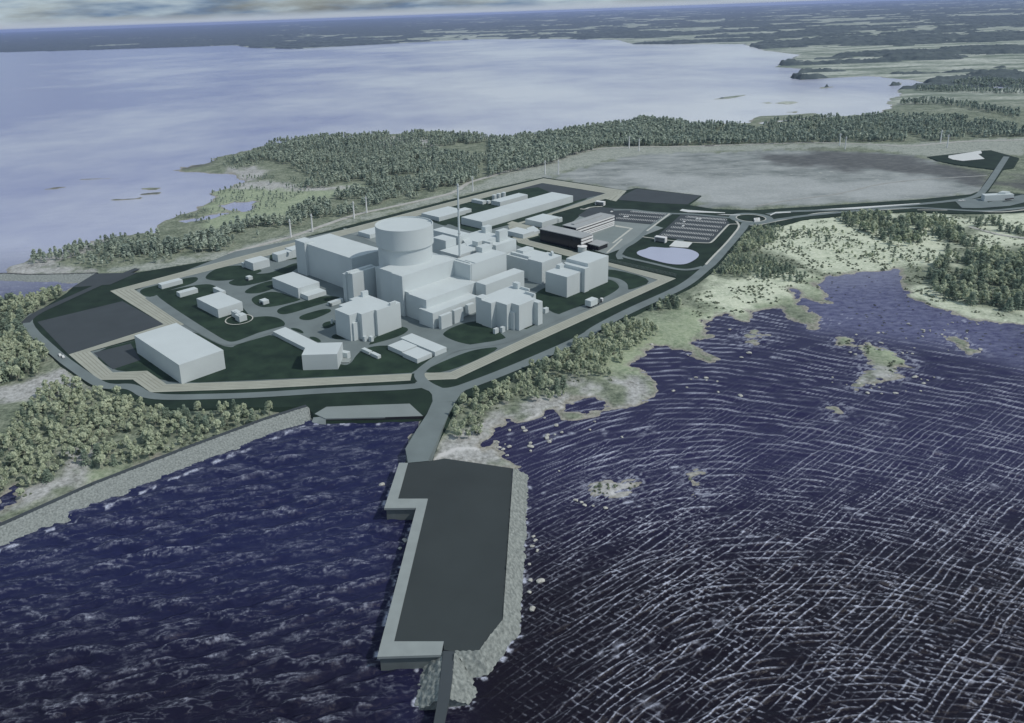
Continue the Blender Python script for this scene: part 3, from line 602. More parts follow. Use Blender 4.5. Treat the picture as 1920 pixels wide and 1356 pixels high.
bd('workshop_building', 'squat square white block on the lawn behind the twin tank houses', 'workshop', [('hall','p',(407.7,580,367.7,559,412.9,547.7,455.5,565.8),8.4), ('annex','L',(1545,152,1572,146,1640,175,1612,184),5)])
for k, (c, lb) in enumerate((((1675,325,1705,310,1757,322,1733,343), 'white tank house ringed by a round kerb, the rear one beside the square block'), ((1708,350,1755,330,1790,345,1742,366), 'white tank house ringed by a round kerb, the front one beside the square block'))):
    bd('tank_house', lb, 'tank house', [('hall','L',c,5.2), ('roof_hatch','L',tuple(np.array(c)*.5+np.mean(np.array(c).reshape(-1,2),0).tolist()*4*np.array(.5) if 0 else (np.array(c).reshape(-1,2)*.4+np.mean(np.array(c).reshape(-1,2),0)*.6).ravel()),5.7,5.15)], 'tank houses inside the round kerb')
ring('kerb', G(S('L',1738,388)[0], ZP), 11, 12, MKERB)
for c, lb in (((1150,118,1163,135,1322,98,1310,82), 'long low white shed nearest the left corner of the perimeter strip'), ((1288,180,1300,198,1430,160,1415,145), 'shorter low white shed at the lawn edge across the road from the square block')):
    bd('store_shed', lb, 'shed', [('hall','L',c,4.2)], 'low sheds in the left corner')
bd('laboratory_building', 'white block with a lower front annex on the lawn left of the turbine hall', 'building', [('hall','A',(615,215,375,110,570,48,822,150),9.7), ('annex','A',(712,290,640,258,810,200,895,236),4.2)])
bd('hut', 'small white hut on the thin lawn left of the turbine hall', 'hut', [('hut','A',(108,95,138,108,172,93,142,82),3.2), ('door','A',(112,118,130,126,132,124,114,116),2,0,MASD)], 'little huts on the lawns')
bd('hut', 'small white hut on the lawn in front of the block with the lower annex', 'hut', [('hut','A',(240,325,285,343,333,322,290,306),3.4), ('door','A',(250,345,270,353,272,351,252,343),2,0,MASD)], 'little huts on the lawns')
bd('site_office', 'white office block with a long low wing on the lawn above the gate', 'office', [('hall','A',(655,865,1000,855,1055,740,712,750),12.3,0,None,'free'), ('wing','A',(375,635,480,690,760,830,900,790,495,590),3.2,0,None,'free'), ('annex','A',(1030,835,1100,850,1130,828,1060,815),5,0,None,'free'), ('step','A',(1000,935,1120,935,1140,900,1040,890),1,0,MCON,'free')])
for c, lb in (((1243,800,1312,838,1342,825,1275,788), 'small white container beside the road, nearer the office block'), ((1330,842,1398,878,1425,862,1358,828), 'small white container beside the road, nearer the three flat halls')):
    bd('container', lb, 'container', [('body','A',c,2.8,.3), ('frame','A',c,.3,0,MDARKM)], 'white containers beside the road')
bd('flat_hall', 'longest of the three low flat halls above the gate', 'hall', [('hall','B',(70,1056,175,1013,503,1160,375,1206),3.9)], 'low flat halls above the gate')
bd('flat_hall', 'left one of the two short low flat halls in front of the long flat hall', 'hall', [('hall','A',(1503,770,1640,836,1778,772,1640,714),3.6)], 'low flat halls above the gate')
bd('flat_hall', 'right one of the two short low flat halls in front of the long flat hall', 'hall', [('hall','B',(82,1215,225,1268,362,1212,212,1142),3.6)], 'low flat halls above the gate')
bd('safety_building', 'white stepped block with sloping corners left of the terraced building', 'building', [('hall','g',(300,430,590,550,745,492,825,530,1085,440,1185,470,1555,275,1490,245,1370,300,980,135,810,150,590,215,625,245,400,345,440,372),22.2),
  ('lower_block','g',(595,685,665,712,832,655,750,625),15), ('porch','g',(960,712,1012,732,1138,690,1085,672),9.3), ('roof_cabin','g',(805,75,840,88,975,58,930,42),26.5,22.1), ('roof_cabin','g',(1395,300,1425,312,1500,258,1465,248),24.5,22.1), ('vent','g',(215,620,232,628,250,618,236,610),9,6), ('vent','g',(215,668,232,676,250,666,236,658),6,4)])
bd('safety_building', 'white stepped block right of the terraced building, a grass oval at its foot', 'building', [('hall','e',(355,455,525,522,640,490,865,550,950,515,1110,568,1420,425,1320,385,1430,345,1215,265,1320,245,1080,180,940,165,400,375),22),
  ('side_block','e',(235,385,352,425,480,370,375,330),23.2), ('lower_block','e',(868,668,990,716,1120,665,985,620),15.2), ('end_block','e',(1340,470,1475,515,1568,480,1430,430),20), ('porch','e',(590,745,700,768,748,750,645,732),9.3), ('roof_cabin','e',(965,100,1075,130,1135,105,1035,80),27,21.9), ('parapet','e',(1130,190,1300,235,1322,225,1150,180),24,21.9), ('parapet','e',(1215,280,1400,335,1430,325,1240,270),24,21.9)])
for fr, c, lb in (('g',(835,965,890,980,945,965,895,950),'left one of two white kiosks at the foot of the left stepped block'), ('g',(955,968,1030,985,1085,968,1010,952),'right one of two white kiosks at the foot of the left stepped block'), ('e',(580,1030,625,1045,695,1010,645,998),'left one of two white kiosks at the foot of the right stepped block'), ('e',(700,998,765,1012,835,990,770,975),'right one of two white kiosks at the foot of the right stepped block'), ('e',(1575,620,1630,640,1690,605,1640,590),'white kiosk on the road corner right of the right stepped block')):
    bd('kiosk', lb, 'kiosk', [('hall',fr,c,4.2), ('door',fr,tuple(v+(8 if k % 2 == 0 else 32) for k, v in enumerate((c[0],c[1],c[0]+18,c[1]+6,c[0]+20,c[1]+5,c[0]+2,c[1]-1))),2.2,0,MASD)], 'white kiosks round the stepped blocks')
bd('office_tower', 'tall white slab with three roof steps at the right end of the plant', 'building', [('front_tier','D',(985,900,1175,960,1372,893,1165,828),19.6), ('middle_tier','D',(1158,815,1362,882,1398,862,1195,795),23), ('rear_tier','D',(1200,765,1395,832,1586,746,1395,688),26.2), ('roof_cabin','D',(1095,835,1125,845,1165,820,1135,805),23,19.5)])
bd('diesel_building', 'white block with notched roof between the terraced building and the tall slab', 'building', [('hall','D',(605,735,805,795,1000,722,770,655),19), ('upper_hall','D',(805,765,915,820,1112,752,1035,700),22), ('parapet','D',(640,705,800,758,815,748,655,695),21.5,18.9), ('roof_cabin','D',(690,690,770,700,850,660,770,645),21.5,18.9), ('fin','D',(1030,700,1045,720,1055,712,1040,692),25,21.9)])
# turbine hall: eaves turned down in a curve along the far end
t_ = bd('turbine_hall', 'biggest white hall left of the round drum, its roof falling towards the drum', 'hall', [('hall','C',(640,515,150,340,415,240,905,418),33), ('stair_tower','C',(70,323,178,350,265,318,150,292),34.8), ('plinth','C',(545,655,575,668,620,650,590,640),27), ('annex','C',(780,470,905,435,900,520,790,545),24,0,None,'free')])
bd('steam_block', 'pale slab sided block between the turbine hall and the drum', 'building', [('hall','C',(630,662,572,634,832,566,885,592),29), ('parapet','C',(575,636,595,645,850,572,832,563),30.2,28.9), ('side_tower','b',(722,455,820,502,905,480,805,438),31), ('side_wall','C',(575,770,597,780,610,776,588,766),12)])
rc = G((757.5, 421.5), ZP+67); o = (rc[0], rc[1], ZP)
r_ = thing('reactor_building', 'white round containment drum with stepped white terraces below it', 'reactor', o)
MB().cyl((0,0), 24.6, 24.6, 0, 50, 96).build('lower_drum', MW, r_); MB().cyl((0,0), 24.6, 26.2, 48.6, 50.2, 96).build('corbel', MW, r_)
m_ = MB().cyl((0,0), 26.2, 26.2, 50.2, 67, 96); m_.build('upper_drum', MW, r_)
mb = MB(); n = 96
for k in range(n):
    a0, a1 = 2*math.pi*k/n, 2*math.pi*(k+1)/n; P = lambda r, a, z: (r*math.cos(a), r*math.sin(a), z)
    mb.quad(P(26.25,a0,67), P(26.25,a1,67), P(26.25,a1,68.1), P(26.25,a0,68.1)); mb.quad(P(26.25,a0,68.1), P(26.25,a1,68.1), P(25.4,a1,68.1), P(25.4,a0,68.1)); mb.quad(P(25.4,a0,68.1), P(25.4,a1,68.1), P(25.4,a1,67), P(25.4,a0,67))
mb.build('parapet', MW, r_)
for nm, fr, c, h, hb in (('upper_terrace','C',(1130,690,950,600,1460,430,1640,520),36,0), ('middle_terrace','B',(290,695,75,605,590,450,805,520),21,0), ('lower_terrace','B',(385,830,260,780,672,600,797,652),13.5,0),
   ('buttress','C',(1040,645,1128,690,1145,684,1060,640),36.4,0), ('buttress','B',(120,622,150,634,165,628,135,616),20,0), ('loading_bay','B',(432,845,458,855,556,812,530,802),11.5,0), ('loading_bay','B',(562,792,588,802,665,765,640,756),11.5,0), ('loading_bay','B',(694,738,722,748,775,720,750,710),11.5,4), ('roof_vent','B',(95,605,140,622,160,610,115,596),22.2,20.9)):
    MB().prism(snap(W_(fr, c, h)), ZP+hb-(.3 if hb == 0 else 0), ZP+h).build(nm, MW, r_, origin=o)
bd('auxiliary_building', 'white block with a lower terrace under the tall mast, right of the terraces', 'building', [('hall','B',(720,345,555,298,943,190,1108,238),35.2), ('lower_terrace','B',(892,548,800,516,1165,376,1258,408),22), ('recess_panel','B',(878,552,812,528,814,526,880,550),20,9,MDG),
  ('rear_hall','a',(720,800,400,690,930,510,1250,620),34.6), ('roof_beam','a',(400,770,960,940,990,932,430,762),36,35.1), ('roof_beam','a',(880,875,1060,940,1080,934,900,868),36,35.1), ('roof_cabin','a',(1090,605,1215,640,1410,575,1290,545),40,35), ('louvre','a',(1085,612,1212,648,1216,646,1089,610),39,35.6,MASL), ('roof_cabin','a',(1020,495,1130,525,1230,490,1120,462),40,35), ('roof_cabin','a',(1240,495,1380,535,1420,515,1280,478),40,35), ('seam','B',(742,342,752,345,758,343,748,340),35.5,9)])
bd('control_building', 'white block close behind the right side of the drum', 'building', [('hall','a',(740,405,225,285,415,212,958,345),40), ('lower_hall','a',(980,620,780,400,1185,280,1550,375),34.8), ('side_hall','a',(480,500,225,430,420,370,700,440),42), ('roof_cabin','a',(1190,205,1265,225,1432,192,1340,178),41,34), ('roof_cabin','a',(1480,292,1560,312,1725,262,1650,240),41,30)])
bd('access_building', 'low white block behind the mast, nearer the dark office', 'building', [('hall','a',(1440,600,1235,510,1720,415,1908,470),30)])
bd('turbine_store', 'longest white hall, lying along the inside of the far perimeter strip', 'hall', [('hall','D',(345,405,135,362,1035,105,1250,145),9)])
bd('pump_house', 'low white hall by the far strip, left of the mast', 'hall', [('hall','d',(440,835,130,738,670,600,965,690),5.5), ('annex','d',(965,700,870,660,975,625,1092,655),4.6)])
bd('store_shed', 'small long white shed behind the far end of the low hall, by the three tanks', 'shed', [('hall','d',(1320,520,1130,460,1190,445,1390,492),4.4)], 'small sheds along the far strip')
bd('store_shed', 'tiny cube shaped white shed beside the three tanks', 'shed', [('hall','d',(1395,490,1440,505,1492,492,1450,478),4)], 'small sheds along the far strip')
bd('water_treatment_hall', 'narrow white hall between the three tanks and the longest hall', 'hall', [('hall','D',(495,203,430,190,735,110,797,145),6)])
for c, lb in (((463,182),'leftmost of three round white tanks by the far strip'),((508,168),'middle one of three round white tanks by the far strip'),((556,156),'rightmost of three round white tanks by the far strip')):
    q = G(S('D',*c)[0], ZP); tk = thing('water_tank', lb, 'tank', (*q, ZP), 'round tanks by the far strip')
    MB().cyl((0,0),3.1,3.1,0,6.4,28).build('shell', MW, tk); MB().cyl((0,0),3.25,.6,6.4,7.2,28).build('roof', MW, tk)
bd('training_building', 'white box between the longest hall and the dark glass office', 'building', [('hall','c',(400,400,60,332,410,213,722,290),6.6), ('annex','c',(725,330,712,300,775,285,785,300),5)])
bd('gatehouse', 'low white gatehouse left of the dark glass office', 'gatehouse', [('hall','D',(745,535,600,493,690,452,850,500),5.2), ('annex','D',(850,520,790,470,850,445,905,488),3.6)])
bd('fire_station', 'white block with a little side box left of the turbine hall by the far strip', 'building', [('hall','h',(370,575,203,515,500,418,695,485),8.2), ('annex','h',(140,560,175,575,205,560,170,545),5)])
bd('garage_building', 'white block touching the far left end of the turbine hall', 'building', [('hall','h',(850,410,760,370,1030,290,1145,335),8), ('roof_cabin','h',(1040,340,1090,355,1120,340,1070,325),9,7.9)])
bd('garage_building', 'white block half hidden by the left end of the turbine hall', 'building', [('hall','h',(1150,322,1030,272,1200,205,1330,260),9)])
bd('cable_building', 'flat white building seen between the turbine hall and the drum', 'building', [('hall','C',(810,270,712,234,885,185,980,225),5)])
bd('pipe_duct', 'low grey blue box on the road left of the left stepped block', 'duct', [('duct','g',(170,292,240,312,440,205,375,185),3.4), ('end_cap','g',(165,300,232,320,245,312,178,292),3,0,MCOND)])
# dark glass office with banded end
def lerp(a, b, t): return (a[0]+(b[0]-a[0])*t, a[1]+(b[1]-a[1])*t)
def banded(name, label, c, h, bands, body, roofm, over=.8, front_bands=True):
    F, L_, B_, R_ = snap(W_('c', c, h)); ctr = np.mean([F, L_, B_, R_], 0); root = thing(name, label, 'office', (*ctr, ZP)); og = (*ctr, ZP)
    sh = lambda P, k: tuple(ctr+(np.array(P)-ctr)*k)
    dim = math.hypot(F[0]-R_[0], F[1]-R_[1]); d = np.array(F)-np.array(L_); d = d/np.linalg.norm(d); e_ = np.array(R_)-np.array(F); e_ = e_/np.linalg.norm(e_)
    ins = lambda P, s, u: tuple(np.array(P)+d*s*over+e_*u*over)
    MB().prism([ins(F,-1,1), ins(L_,1,1), ins(B_,1,-1), ins(R_,-1,-1)], ZP-.3, ZP+h-.7).build('glazing', body, root, origin=og)
    MB().prism([F, L_, B_, R_], ZP+h-.7, ZP+h).build('roof', roofm, root, origin=og)
    for z0, z1 in bands:
        p0, p1 = np.array(ins(F,-1,0)), np.array(ins(R_,-1,0))
        MB().prism([tuple(p0), tuple(p1), tuple(p1+d*over*1.02), tuple(p0+d*over*1.02)], ZP+z0, ZP+z1).build('wall_band', MWB, root, origin=og)
    return root, og
banded('glass_office', 'dark glass office with white bands on its short end', (1170,715,325,512,590,447,1395,630), 14.8, ((11.2,13.2),(7.6,9.8)), MDG, MROOF)
w_, og = banded('office_wing', 'office wing striped with long white bands behind the dark glass office', (1020,503,795,440,1600,190,1850,268), 13, ((10.6,12.3),(7.2,9.0),(4.2,5.7),(2.4,3.5),(.3,1.6)), MDG, MROOF)
F, L_, B_, R_ = snap(W_('c', (1010,425,960,412,1560,235,1610,248), 14.2)); MB().prism([F, L_, B_, R_], ZP+12.9, ZP+14.2).build('roof_cabin', MROOF, w_, origin=og)
pv = bd('canteen_pavilion', 'low flat roofed pavilion with dark glass at the foot of the glass office', 'pavilion', [('glazing','c',(1505,885,1330,825,1490,755,1680,810),5,0,MDG), ('roof','c',(1510,872,1305,808,1488,728,1702,798),6,5,MROOF)])
q = G(S('c',1190,985)[0], ZP); dr = thing('entrance_drum', 'small round white entrance lobby at the corner of the glass office', 'lobby', (*q, ZP))
MB().cyl((0,0),4.6,4.6,0,6,32).build('wall', MW, dr); MB().cyl((0,0),5.2,5.2,6,6.5,32).build('roof', MWB, dr)
q = G(S('c',1265,900)[0], ZP); dr = thing('entrance_canopy', 'little white round canopy on a post beside the entrance lobby', 'canopy', (*q, ZP))
MB().cyl((0,0),.3,.3,0,3,10).build('post', MSTEEL, dr); MB().cyl((0,0),3,3,3,3.5,28).build('roof', MWB, dr)
# gate portals
def portal(name, label, fr, c0, c1, dep, h):
    a, b = [np.array(G(q, ZP)) for q in S(fr, *c0, *c1)]; t = (b-a)/np.linalg.norm(b-a); nn = np.array([-t[1], t[0]])*dep; L_ = np.linalg.norm(b-a)
    root = thing(name, label, 'gate', (*((a+b)/2), ZP)); o = (*((a+b)/2), ZP); P = lambda s, u: tuple(a+t*s+nn*u)
    MB().prism([P(0,0),P(L_,0),P(L_,1),P(0,1)], ZP+h, ZP+h+.9).build('roof', MWB, root, origin=o)
    for s in (0, L_-.8): MB().prism([P(s,0),P(s+.8,0),P(s+.8,1),P(s,1)], ZP, ZP+h).build('side_wall', MWB, root, origin=o)
    MB().prism([P(1,.55),P(L_-1,.55),P(L_-1,.95),P(1,.95)], ZP, ZP+h-.02).build('booth', MROOF, root, origin=o)
portal('gate_portal', 'white framed gate portal between the office forecourt and the second car park', 'Q', (400,680), (520,698), 6, 5)
portal('gate_portal', 'white framed gate portal at the far end of the striped office wing', 'D', (1470,238), (1555,248), 6, 4.2)
bd('border_terminal', 'long white terminal beside the road at the right edge', 'terminal', [('hall','i',(608,1006,655,1032,1068,1012,1005,988),7.5,0,None,'free'), ('roof_cabin','i',(845,985,945,985,1010,974,900,964),10,7.4,None,'free'), ('canopy','i',(935,1075,1055,1060,1062,1068,945,1086),3.5,2.6,MDARKM,'free')])
bd('substation', 'flat white block on the roundabout island', 'substation', [('hall','Q',(1520,415,1585,408,1592,428,1530,440),2.6,0,MWB,'free'), ('hatch','Q',(1540,418,1570,414,1573,422,1545,428),3.1,2.55,MKERB,'free')])
# tanker trailer at the roadside
def tpos(fr, *c): return G(S(fr, *c)[0], ZP)
q = tpos('E', 540, 505); ang = GRID
root = thing('cargo_truck', 'white box truck parked on the loop road below the tall slab', 'truck', (*q, ZP+.12)); root.rotation_euler.z = ang
MB().box(-1,9,-3,3.2,1.4,6.6).build('cargo_box', MW, root); MB().box(9.4,12.5,-2.2,2.2,1.2,4.6).build('cab', MASP, root); MB().box(-1,12.4,-1.6,1.6,.7,1.35).build('chassis', MDARKM, root)
for xx in (1,4,11):
    for yy in (-2.3, 2.3):
        m_ = MB(); m_.cyl((0,0),.8,.8,-.3,.3,14); w = m_.build('wheel', MTYRE, root); w.rotation_euler = (R(90),0,0); w.location = (xx,yy,.8)
root = thing('pump_trailer', 'dark trailer with a round pale drum right of the white box truck', 'trailer', (*tpos('E',640,460), ZP+.12)); root.rotation_euler.z = ang
MB().box(-4,3,-1.4,1.4,.7,2.6).build('body', MASD, root); m_ = MB(); m_.cyl((4.2,0),1.3,1.3,.6,3.2,18); m_.build('drum', MWB, root)
for xx in (-3, 2):
    m_ = MB(); m_.cyl((0,0),.6,.6,-1.6,1.6,12); w = m_.build('axle', MTYRE, root); w.rotation_euler = (R(90),0,0); w.location = (xx,0,.62)
# mast
q = G((862.3, 482), ZP+35.2); mt = thing('vent_mast', 'very tall thin white mast rising behind the drum', 'mast', (*q, ZP+35.2))
MB().cyl((0,0),1.15,.75,0,68,20).build('pole', MW, mt); MB().cyl((0,0),2,1.8,0,1.2,20).build('foot', MROOF, mt)
for z in (22, 45, 66): MB().cyl((0,0),1.35,1.35,z,z+.5,20).build('ring', MROOF, mt)
# cars
def make_car():
    r = thing('parked_car', 'white car', 'car', (0,0,ZP))
    mb = MB(); mb.prism([(-2.2,-.85),(2.2,-.85),(2.25,0),(2.2,.85),(-2.2,.85),(-2.25,0)], .35, .9); mb.build('body', MPAINT, r)
    bm = bmesh.new(); v = [bm.verts.new(p) for p in ((-1.7,-.78,.9),(1.0,-.78,.9),(1.0,.78,.9),(-1.7,.78,.9),(-1.2,-.65,1.45),(.35,-.65,1.45),(.35,.65,1.45),(-1.2,.65,1.45))]
    for f in ((4,5,6,7),(0,1,5,4),(1,2,6,5),(2,3,7,6),(3,0,4,7)): bm.faces.new([v[k] for k in f])
    me = bpy.data.meshes.new('cabin'); bm.to_mesh(me); bm.free(); me.materials.append(MPAINT); link('cabin', me, r)
    for xx in (-1.35, 1.35):
        for yy in (-.8, .8):
            w = MB().cyl((0,0),.33,.33,-.1,.1,12).build('wheel', MTYRE, r); w.rotation_euler = (R(90),0,0); w.location = (xx,yy,.33)
    return r
def copy_tree(o, parent=None):
    c = o.copy(); COL.objects.link(c)
    if parent: c.parent = parent
    for ch in list(o.children): copy_tree(ch, c)
    return c
car0 = make_car(); first = True
for fr, c, lb, rz in (('Q',(882,432),'left one of two white cars in the top rows of the big car park',.9),('Q',(915,434),'right one of two white cars in the top rows of the big car park',.9),('Q',(735,464),'white car at the left end of the third bay row of the big car park',.9),('Q',(724,512),'white car at the left end of the fourth bay row of the big car park',.9),
    ('Q',(66,407),'left one of two white cars beside the striped office wing',.9),('Q',(97,407),'right one of two white cars beside the striped office wing',.9),('D',(1636,311),'lone white car at the far corner of the striped office wing',.9),('L',(437,650),'left one of two white cars on the road at the left site edge',-.9),('L',(460,662),'right one of two white cars on the road at the left site edge',-.9),('i',(300,1112),'left one of two white cars waiting before the border terminal',.2),('i',(345,1108),'right one of two white cars waiting before the border terminal',.2)):
    c_ = car0 if first else copy_tree(car0); first = False
    q = G(S(fr, *c)[0], ZP); c_.location = (*q, ZP+.18); c_.rotation_euler.z = rz; c_.scale = (1.15,)*3; c_['label'] = lb; c_['group'] = 'white cars on the site'
# perimeter fence on the right
a, b = [np.array(G(q, ZP)) for q in S('O',1005,932,1500,1042)]; fl = np.linalg.norm(b-a); fr_ = thing('security_fence', 'see through post fence beside the sand strip below the pond', 'fence', (*a, ZP)); fr_.rotation_euler.z = math.atan2(b[1]-a[1], b[0]-a[0])
MB().box(0,fl,-.03,.03,2.9,3.0).build('top_rail', MASL, fr_); MB().box(0,fl,-.03,.03,1.4,1.48).build('middle_rail', MASL, fr_); MB().box(0,fl,-.03,.03,.15,.23).build('bottom_rail', MASL, fr_)
ps = MB().box(-.09,.09,-.09,.09,0,3.2).build('post', MASL, fr_)
for k in range(1, 56): c_ = ps.copy(); COL.objects.link(c_); c_.parent = fr_; c_.location = (fl*k/55, 0, 0)
# power poles
def make_pole():
    r = thing('power_pole', 'pole', 'power pole', (0,0,0)); MB().cyl((0,0),1.15,.7,0,23,12).build('pole', MWB, r); MB().box(-.3,.3,-2.6,2.6,20,20.5).build('crossarm', MWB, r)
    for yy in (-2.2, 2.2): MB().cyl((0,yy),.14,.14,19,20,8).build('insulator', MDARKM, r)
    return r
pole0 = make_pole(); first = True
PL = [('N',410,758,'left one of the white pole pair behind the far left end of the turbine hall'),('N',566,715,'right one of the white pole pair behind the far left end of the turbine hall'),('N',868,618,'left one of the white pole pair behind the drum'),('N',960,580,'right one of the white pole pair behind the drum'),('d',1136,310,'white pole between the mast and the three tanks, left of its pair'),('O',550,298,'left one of the white pole pair behind the longest hall'),('O',647,296,'right one of the white pole pair behind the longest hall'),
      ('O',1160,110,'left one of the white pole pair at the middle of the heath road'),('O',1232,130,'right one of the white pole pair at the middle of the heath road'),('U',882,820,'left one of the white pole pair at the top of the dark heath'),('U',913,840,'right one of the white pole pair at the top of the dark heath'),('U',1449,803,'left one of the white pole pair right of the gap in the wood'),('U',1487,830,'right one of the white pole pair right of the gap in the wood')]
for fr, xx, yy, lb in PL:
    c_ = pole0 if first else copy_tree(pole0); first = False
    q = G(S(fr, xx, yy)[0], 1.9); c_.location = (*q, 1.4); c_.rotation_euler.z = .75; c_['label'] = lb; c_['group'] = 'white power poles along the wood edge'
# road and tracks outside the site
def track(name, px, w, m, z=2.35):
    pts = chaikin(GG(px, 2), 2, False); Lf, Rt = ribbon_pts(pts, w); mb = MB()
    for k in range(len(pts)-1):
        mb.quad((*Rt[k], z), (*Rt[k+1], z), (*Lf[k+1], z), (*Lf[k], z))
        mb.quad((*Rt[k], z-2), (*Rt[k+1], z-2), (*Rt[k+1], z), (*Rt[k], z)); mb.quad((*Lf[k], z), (*Lf[k+1], z), (*Lf[k+1], z-2), (*Lf[k], z-2))
    return tag(mb.build(name, m), kind='structure')
MTRK = mat('gravel_road', (.42,.42,.40), .9, .15, .2)
track('gravel_road', S('N',-40,880,0,862,300,782,440,745,700,650,900,585,1100,545,1400,478)+S('d',800,330,1000,150,1300,60)+S('O',200,300,400,232,640,175,800,135,960,108,1200,100,1500,98,1860,92)+S('U',60,822,400,812,700,803,900,806,1100,815,1270,826,1450,806,1600,795,1920,788,2100,780), 7, MTRK)
track('gravel_road', S('P',1590,625,1700,655,1800,680,1930,695), 5, MTRK)
track('gravel_road', S('P',320,500,480,470,640,450,830,425,1000,380,1150,355,1350,338,1700,318), 3, mat('path_gravel', (.33,.34,.33), .9, .1, .3), 2.3)
# ------------------------------------------------------------------ jetty, breakwaters, quay
def rubble(top, bot, ncell, m, name, parent=None, origin=(0,0,0), cell=2.0, amp=.9, seed=0):
    # loose stone slope between two polylines (top and bottom), real relief from cellular noise
    Vs, Fs = [], []; off = 0
    for k in range(len(top)-1):
        a0, a1, b0, b1 = [np.array(v, float) for v in (top[k], top[k+1], bot[k], bot[k+1])]
        nl = max(2, int(max(np.linalg.norm(a1-a0), np.linalg.norm(b1-b0))/(cell/3.2))); nh = max(3, int(max(np.linalg.norm(b0-a0), np.linalg.norm(b1-a1))/(cell/3.2)))
        u, v = np.meshgrid(np.linspace(0,1,nl+1), np.linspace(0,1,nh+1)); u = u[...,None]; v = v[...,None]
        P = (a0*(1-u)+a1*u)*(1-v)+(b0*(1-u)+b1*u)*v
        Vs.append(P.reshape(-1,3)); i = np.arange(nh)[:,None]*(nl+1)+np.arange(nl)[None,:]; Fs.append(np.stack([i, i+nl+1, i+nl+2, i+1], -1).reshape(-1,4)+off); off += P.shape[0]*P.shape[1]
    Vv = np.concatenate(Vs); x, y = Vv[:,0]/cell, Vv[:,1]/cell
    ix, iy = np.floor(x).astype(np.int64), np.floor(y).astype(np.int64); best = np.full(len(x), 9.); hh = np.zeros(len(x))
    for dx in (-1,0,1):
        for dy in (-1,0,1):
            cx_, cy_ = ix+dx, iy+dy; px_, py_ = cx_+.15+.7*_h(cx_,cy_,5+seed), cy_+.15+.7*_h(cx_,cy_,6+seed); d = np.hypot(x-px_, y-py_); k = d < best; best[k] = d[k]; hh[k] = _h(cx_,cy_,7+seed)[k]
    Vv[:,2] += amp*(np.clip(1-1.35*best, 0, 1)*(.5+.7*hh)-.25)
    return link(name, npmesh(name, Vv-np.array(origin), np.concatenate(Fs), m), parent)
ZJ = 7.4
deck = GG(S('J',335,48,440,38,520,24,700,50,862,74,835,450,812,830,690,992,570,996,515,985,512,945,265,945,435,228,285,228), ZJ)
jo = (*np.mean(deck, 0), 0); J = thing('jetty', 'dark surfaced harbour jetty with pale quay edges and a stone seaward side', 'jetty', jo)
m_ = MB().flat(deck, ZJ-.25); m_.build('deck', MDECK, J, origin=jo)
out = GG(S('J',290,48,215,276,376,274,180,1023,502,1013), ZJ); inn = GG(S('J',335,48,285,228,435,228,265,945,515,945), ZJ)
mb = MB()
for k in range(4): mb.quad((*out[k], ZJ), (*out[k+1], ZJ), (*inn[k+1], ZJ), (*inn[k], ZJ)); mb.quad((*inn[k], ZJ), (*inn[k+1], ZJ), (*inn[k+1], ZJ-.3), (*inn[k], ZJ-.3)); mb.quad((*out[k+1], ZJ), (*out[k], ZJ), (*out[k], ZJ-1.1), (*out[k+1], ZJ-1.1))
mb.build('coping', MCON, J, origin=jo)
mb = MB(); ctr = np.mean(deck, 0)
wl = [tuple(np.array(P)) for P in out]
def inset(pl, d):
    r = []
    for k in range(len(pl)):
        a = np.array(pl[max(k-1,0)]); b = np.array(pl[min(k+1,len(pl)-1)]); 
        ns_ = []
        for p0, p1 in ((pl[k-1], pl[k]) if k else (None, None), (pl[k], pl[k+1]) if k < len(pl)-1 else (None, None)):
            if p0 is None: continue
            t = np.array(p1)-np.array(p0); t = t/np.linalg.norm(t); ns_.append(np.array([-t[1], t[0]]))
        n = sum(ns_); n = n/max(np.dot(n, ns_[0]), .3) if len(ns_) > 1 else ns_[0]
        r.append(tuple(np.array(pl[k])+n*d))
    return r
wi = inset(wl, .9)
for k in range(4): mb.quad((*wi[k+1], ZJ-1.1), (*wi[k], ZJ-1.1), (*wi[k], -2), (*wi[k+1], -2)); mb.quad((*wl[k], ZJ-1.1), (*wl[k+1], ZJ-1.1), (*wi[k+1], ZJ-1.1), (*wi[k], ZJ-1.1))
mb.build('quay_wall', MCOND, J, origin=jo)
# end wall of the coping, towards the stone slope
tp = S('J',864,74,838,450,812,832,690,992,570,996); bt = S('J',948,108,935,480,905,905,742,1122,664,1138)
rubble([(*P, ZJ) for P in GG(tp, ZJ)], [(*P, -1.) for P in GG(bt, 0)], 0, MBLOCK, 'stone_slope', J, jo, 2.1, 1.35)
rubble([(*P, z) for P, z in zip(GG(S('J',570,994,556,1110,545,1225), ZJ), (ZJ,6.6,6))], [(*P, -1.) for P in GG(S('J',668,1136,690,1200,660,1262), 0)], 0, MBLOCK, 'stone_slope', J, jo, 2.1, 1.35, 3)
rubble([(*P, z) for P, z in zip(GG(S('J',510,1000,495,1120,485,1232), ZJ), (ZJ,6.6,6))][::-1], [(*P, -1.) for P in GG(S('J',398,1080,375,1180,362,1298), 0)][::-1], 0, MBLOCK, 'stone_slope', J, jo, 2.1, 1.35, 4)
rubble([(*P, 6) for P in GG(S('J',545,1225,485,1232), 6)], [(*P, -1.) for P in GG(S('J',660,1264,362,1300), 0)], 0, MBLOCK, 'stone_slope', J, jo, 2.1, 1.35, 5)
mb = MB(); Lr = GG(S('J',512,990,500,1100,480,1260,455,1400,440,1460), ZJ); Rr = GG(S('J',572,994,560,1110,542,1240,508,1400,492,1460), ZJ)
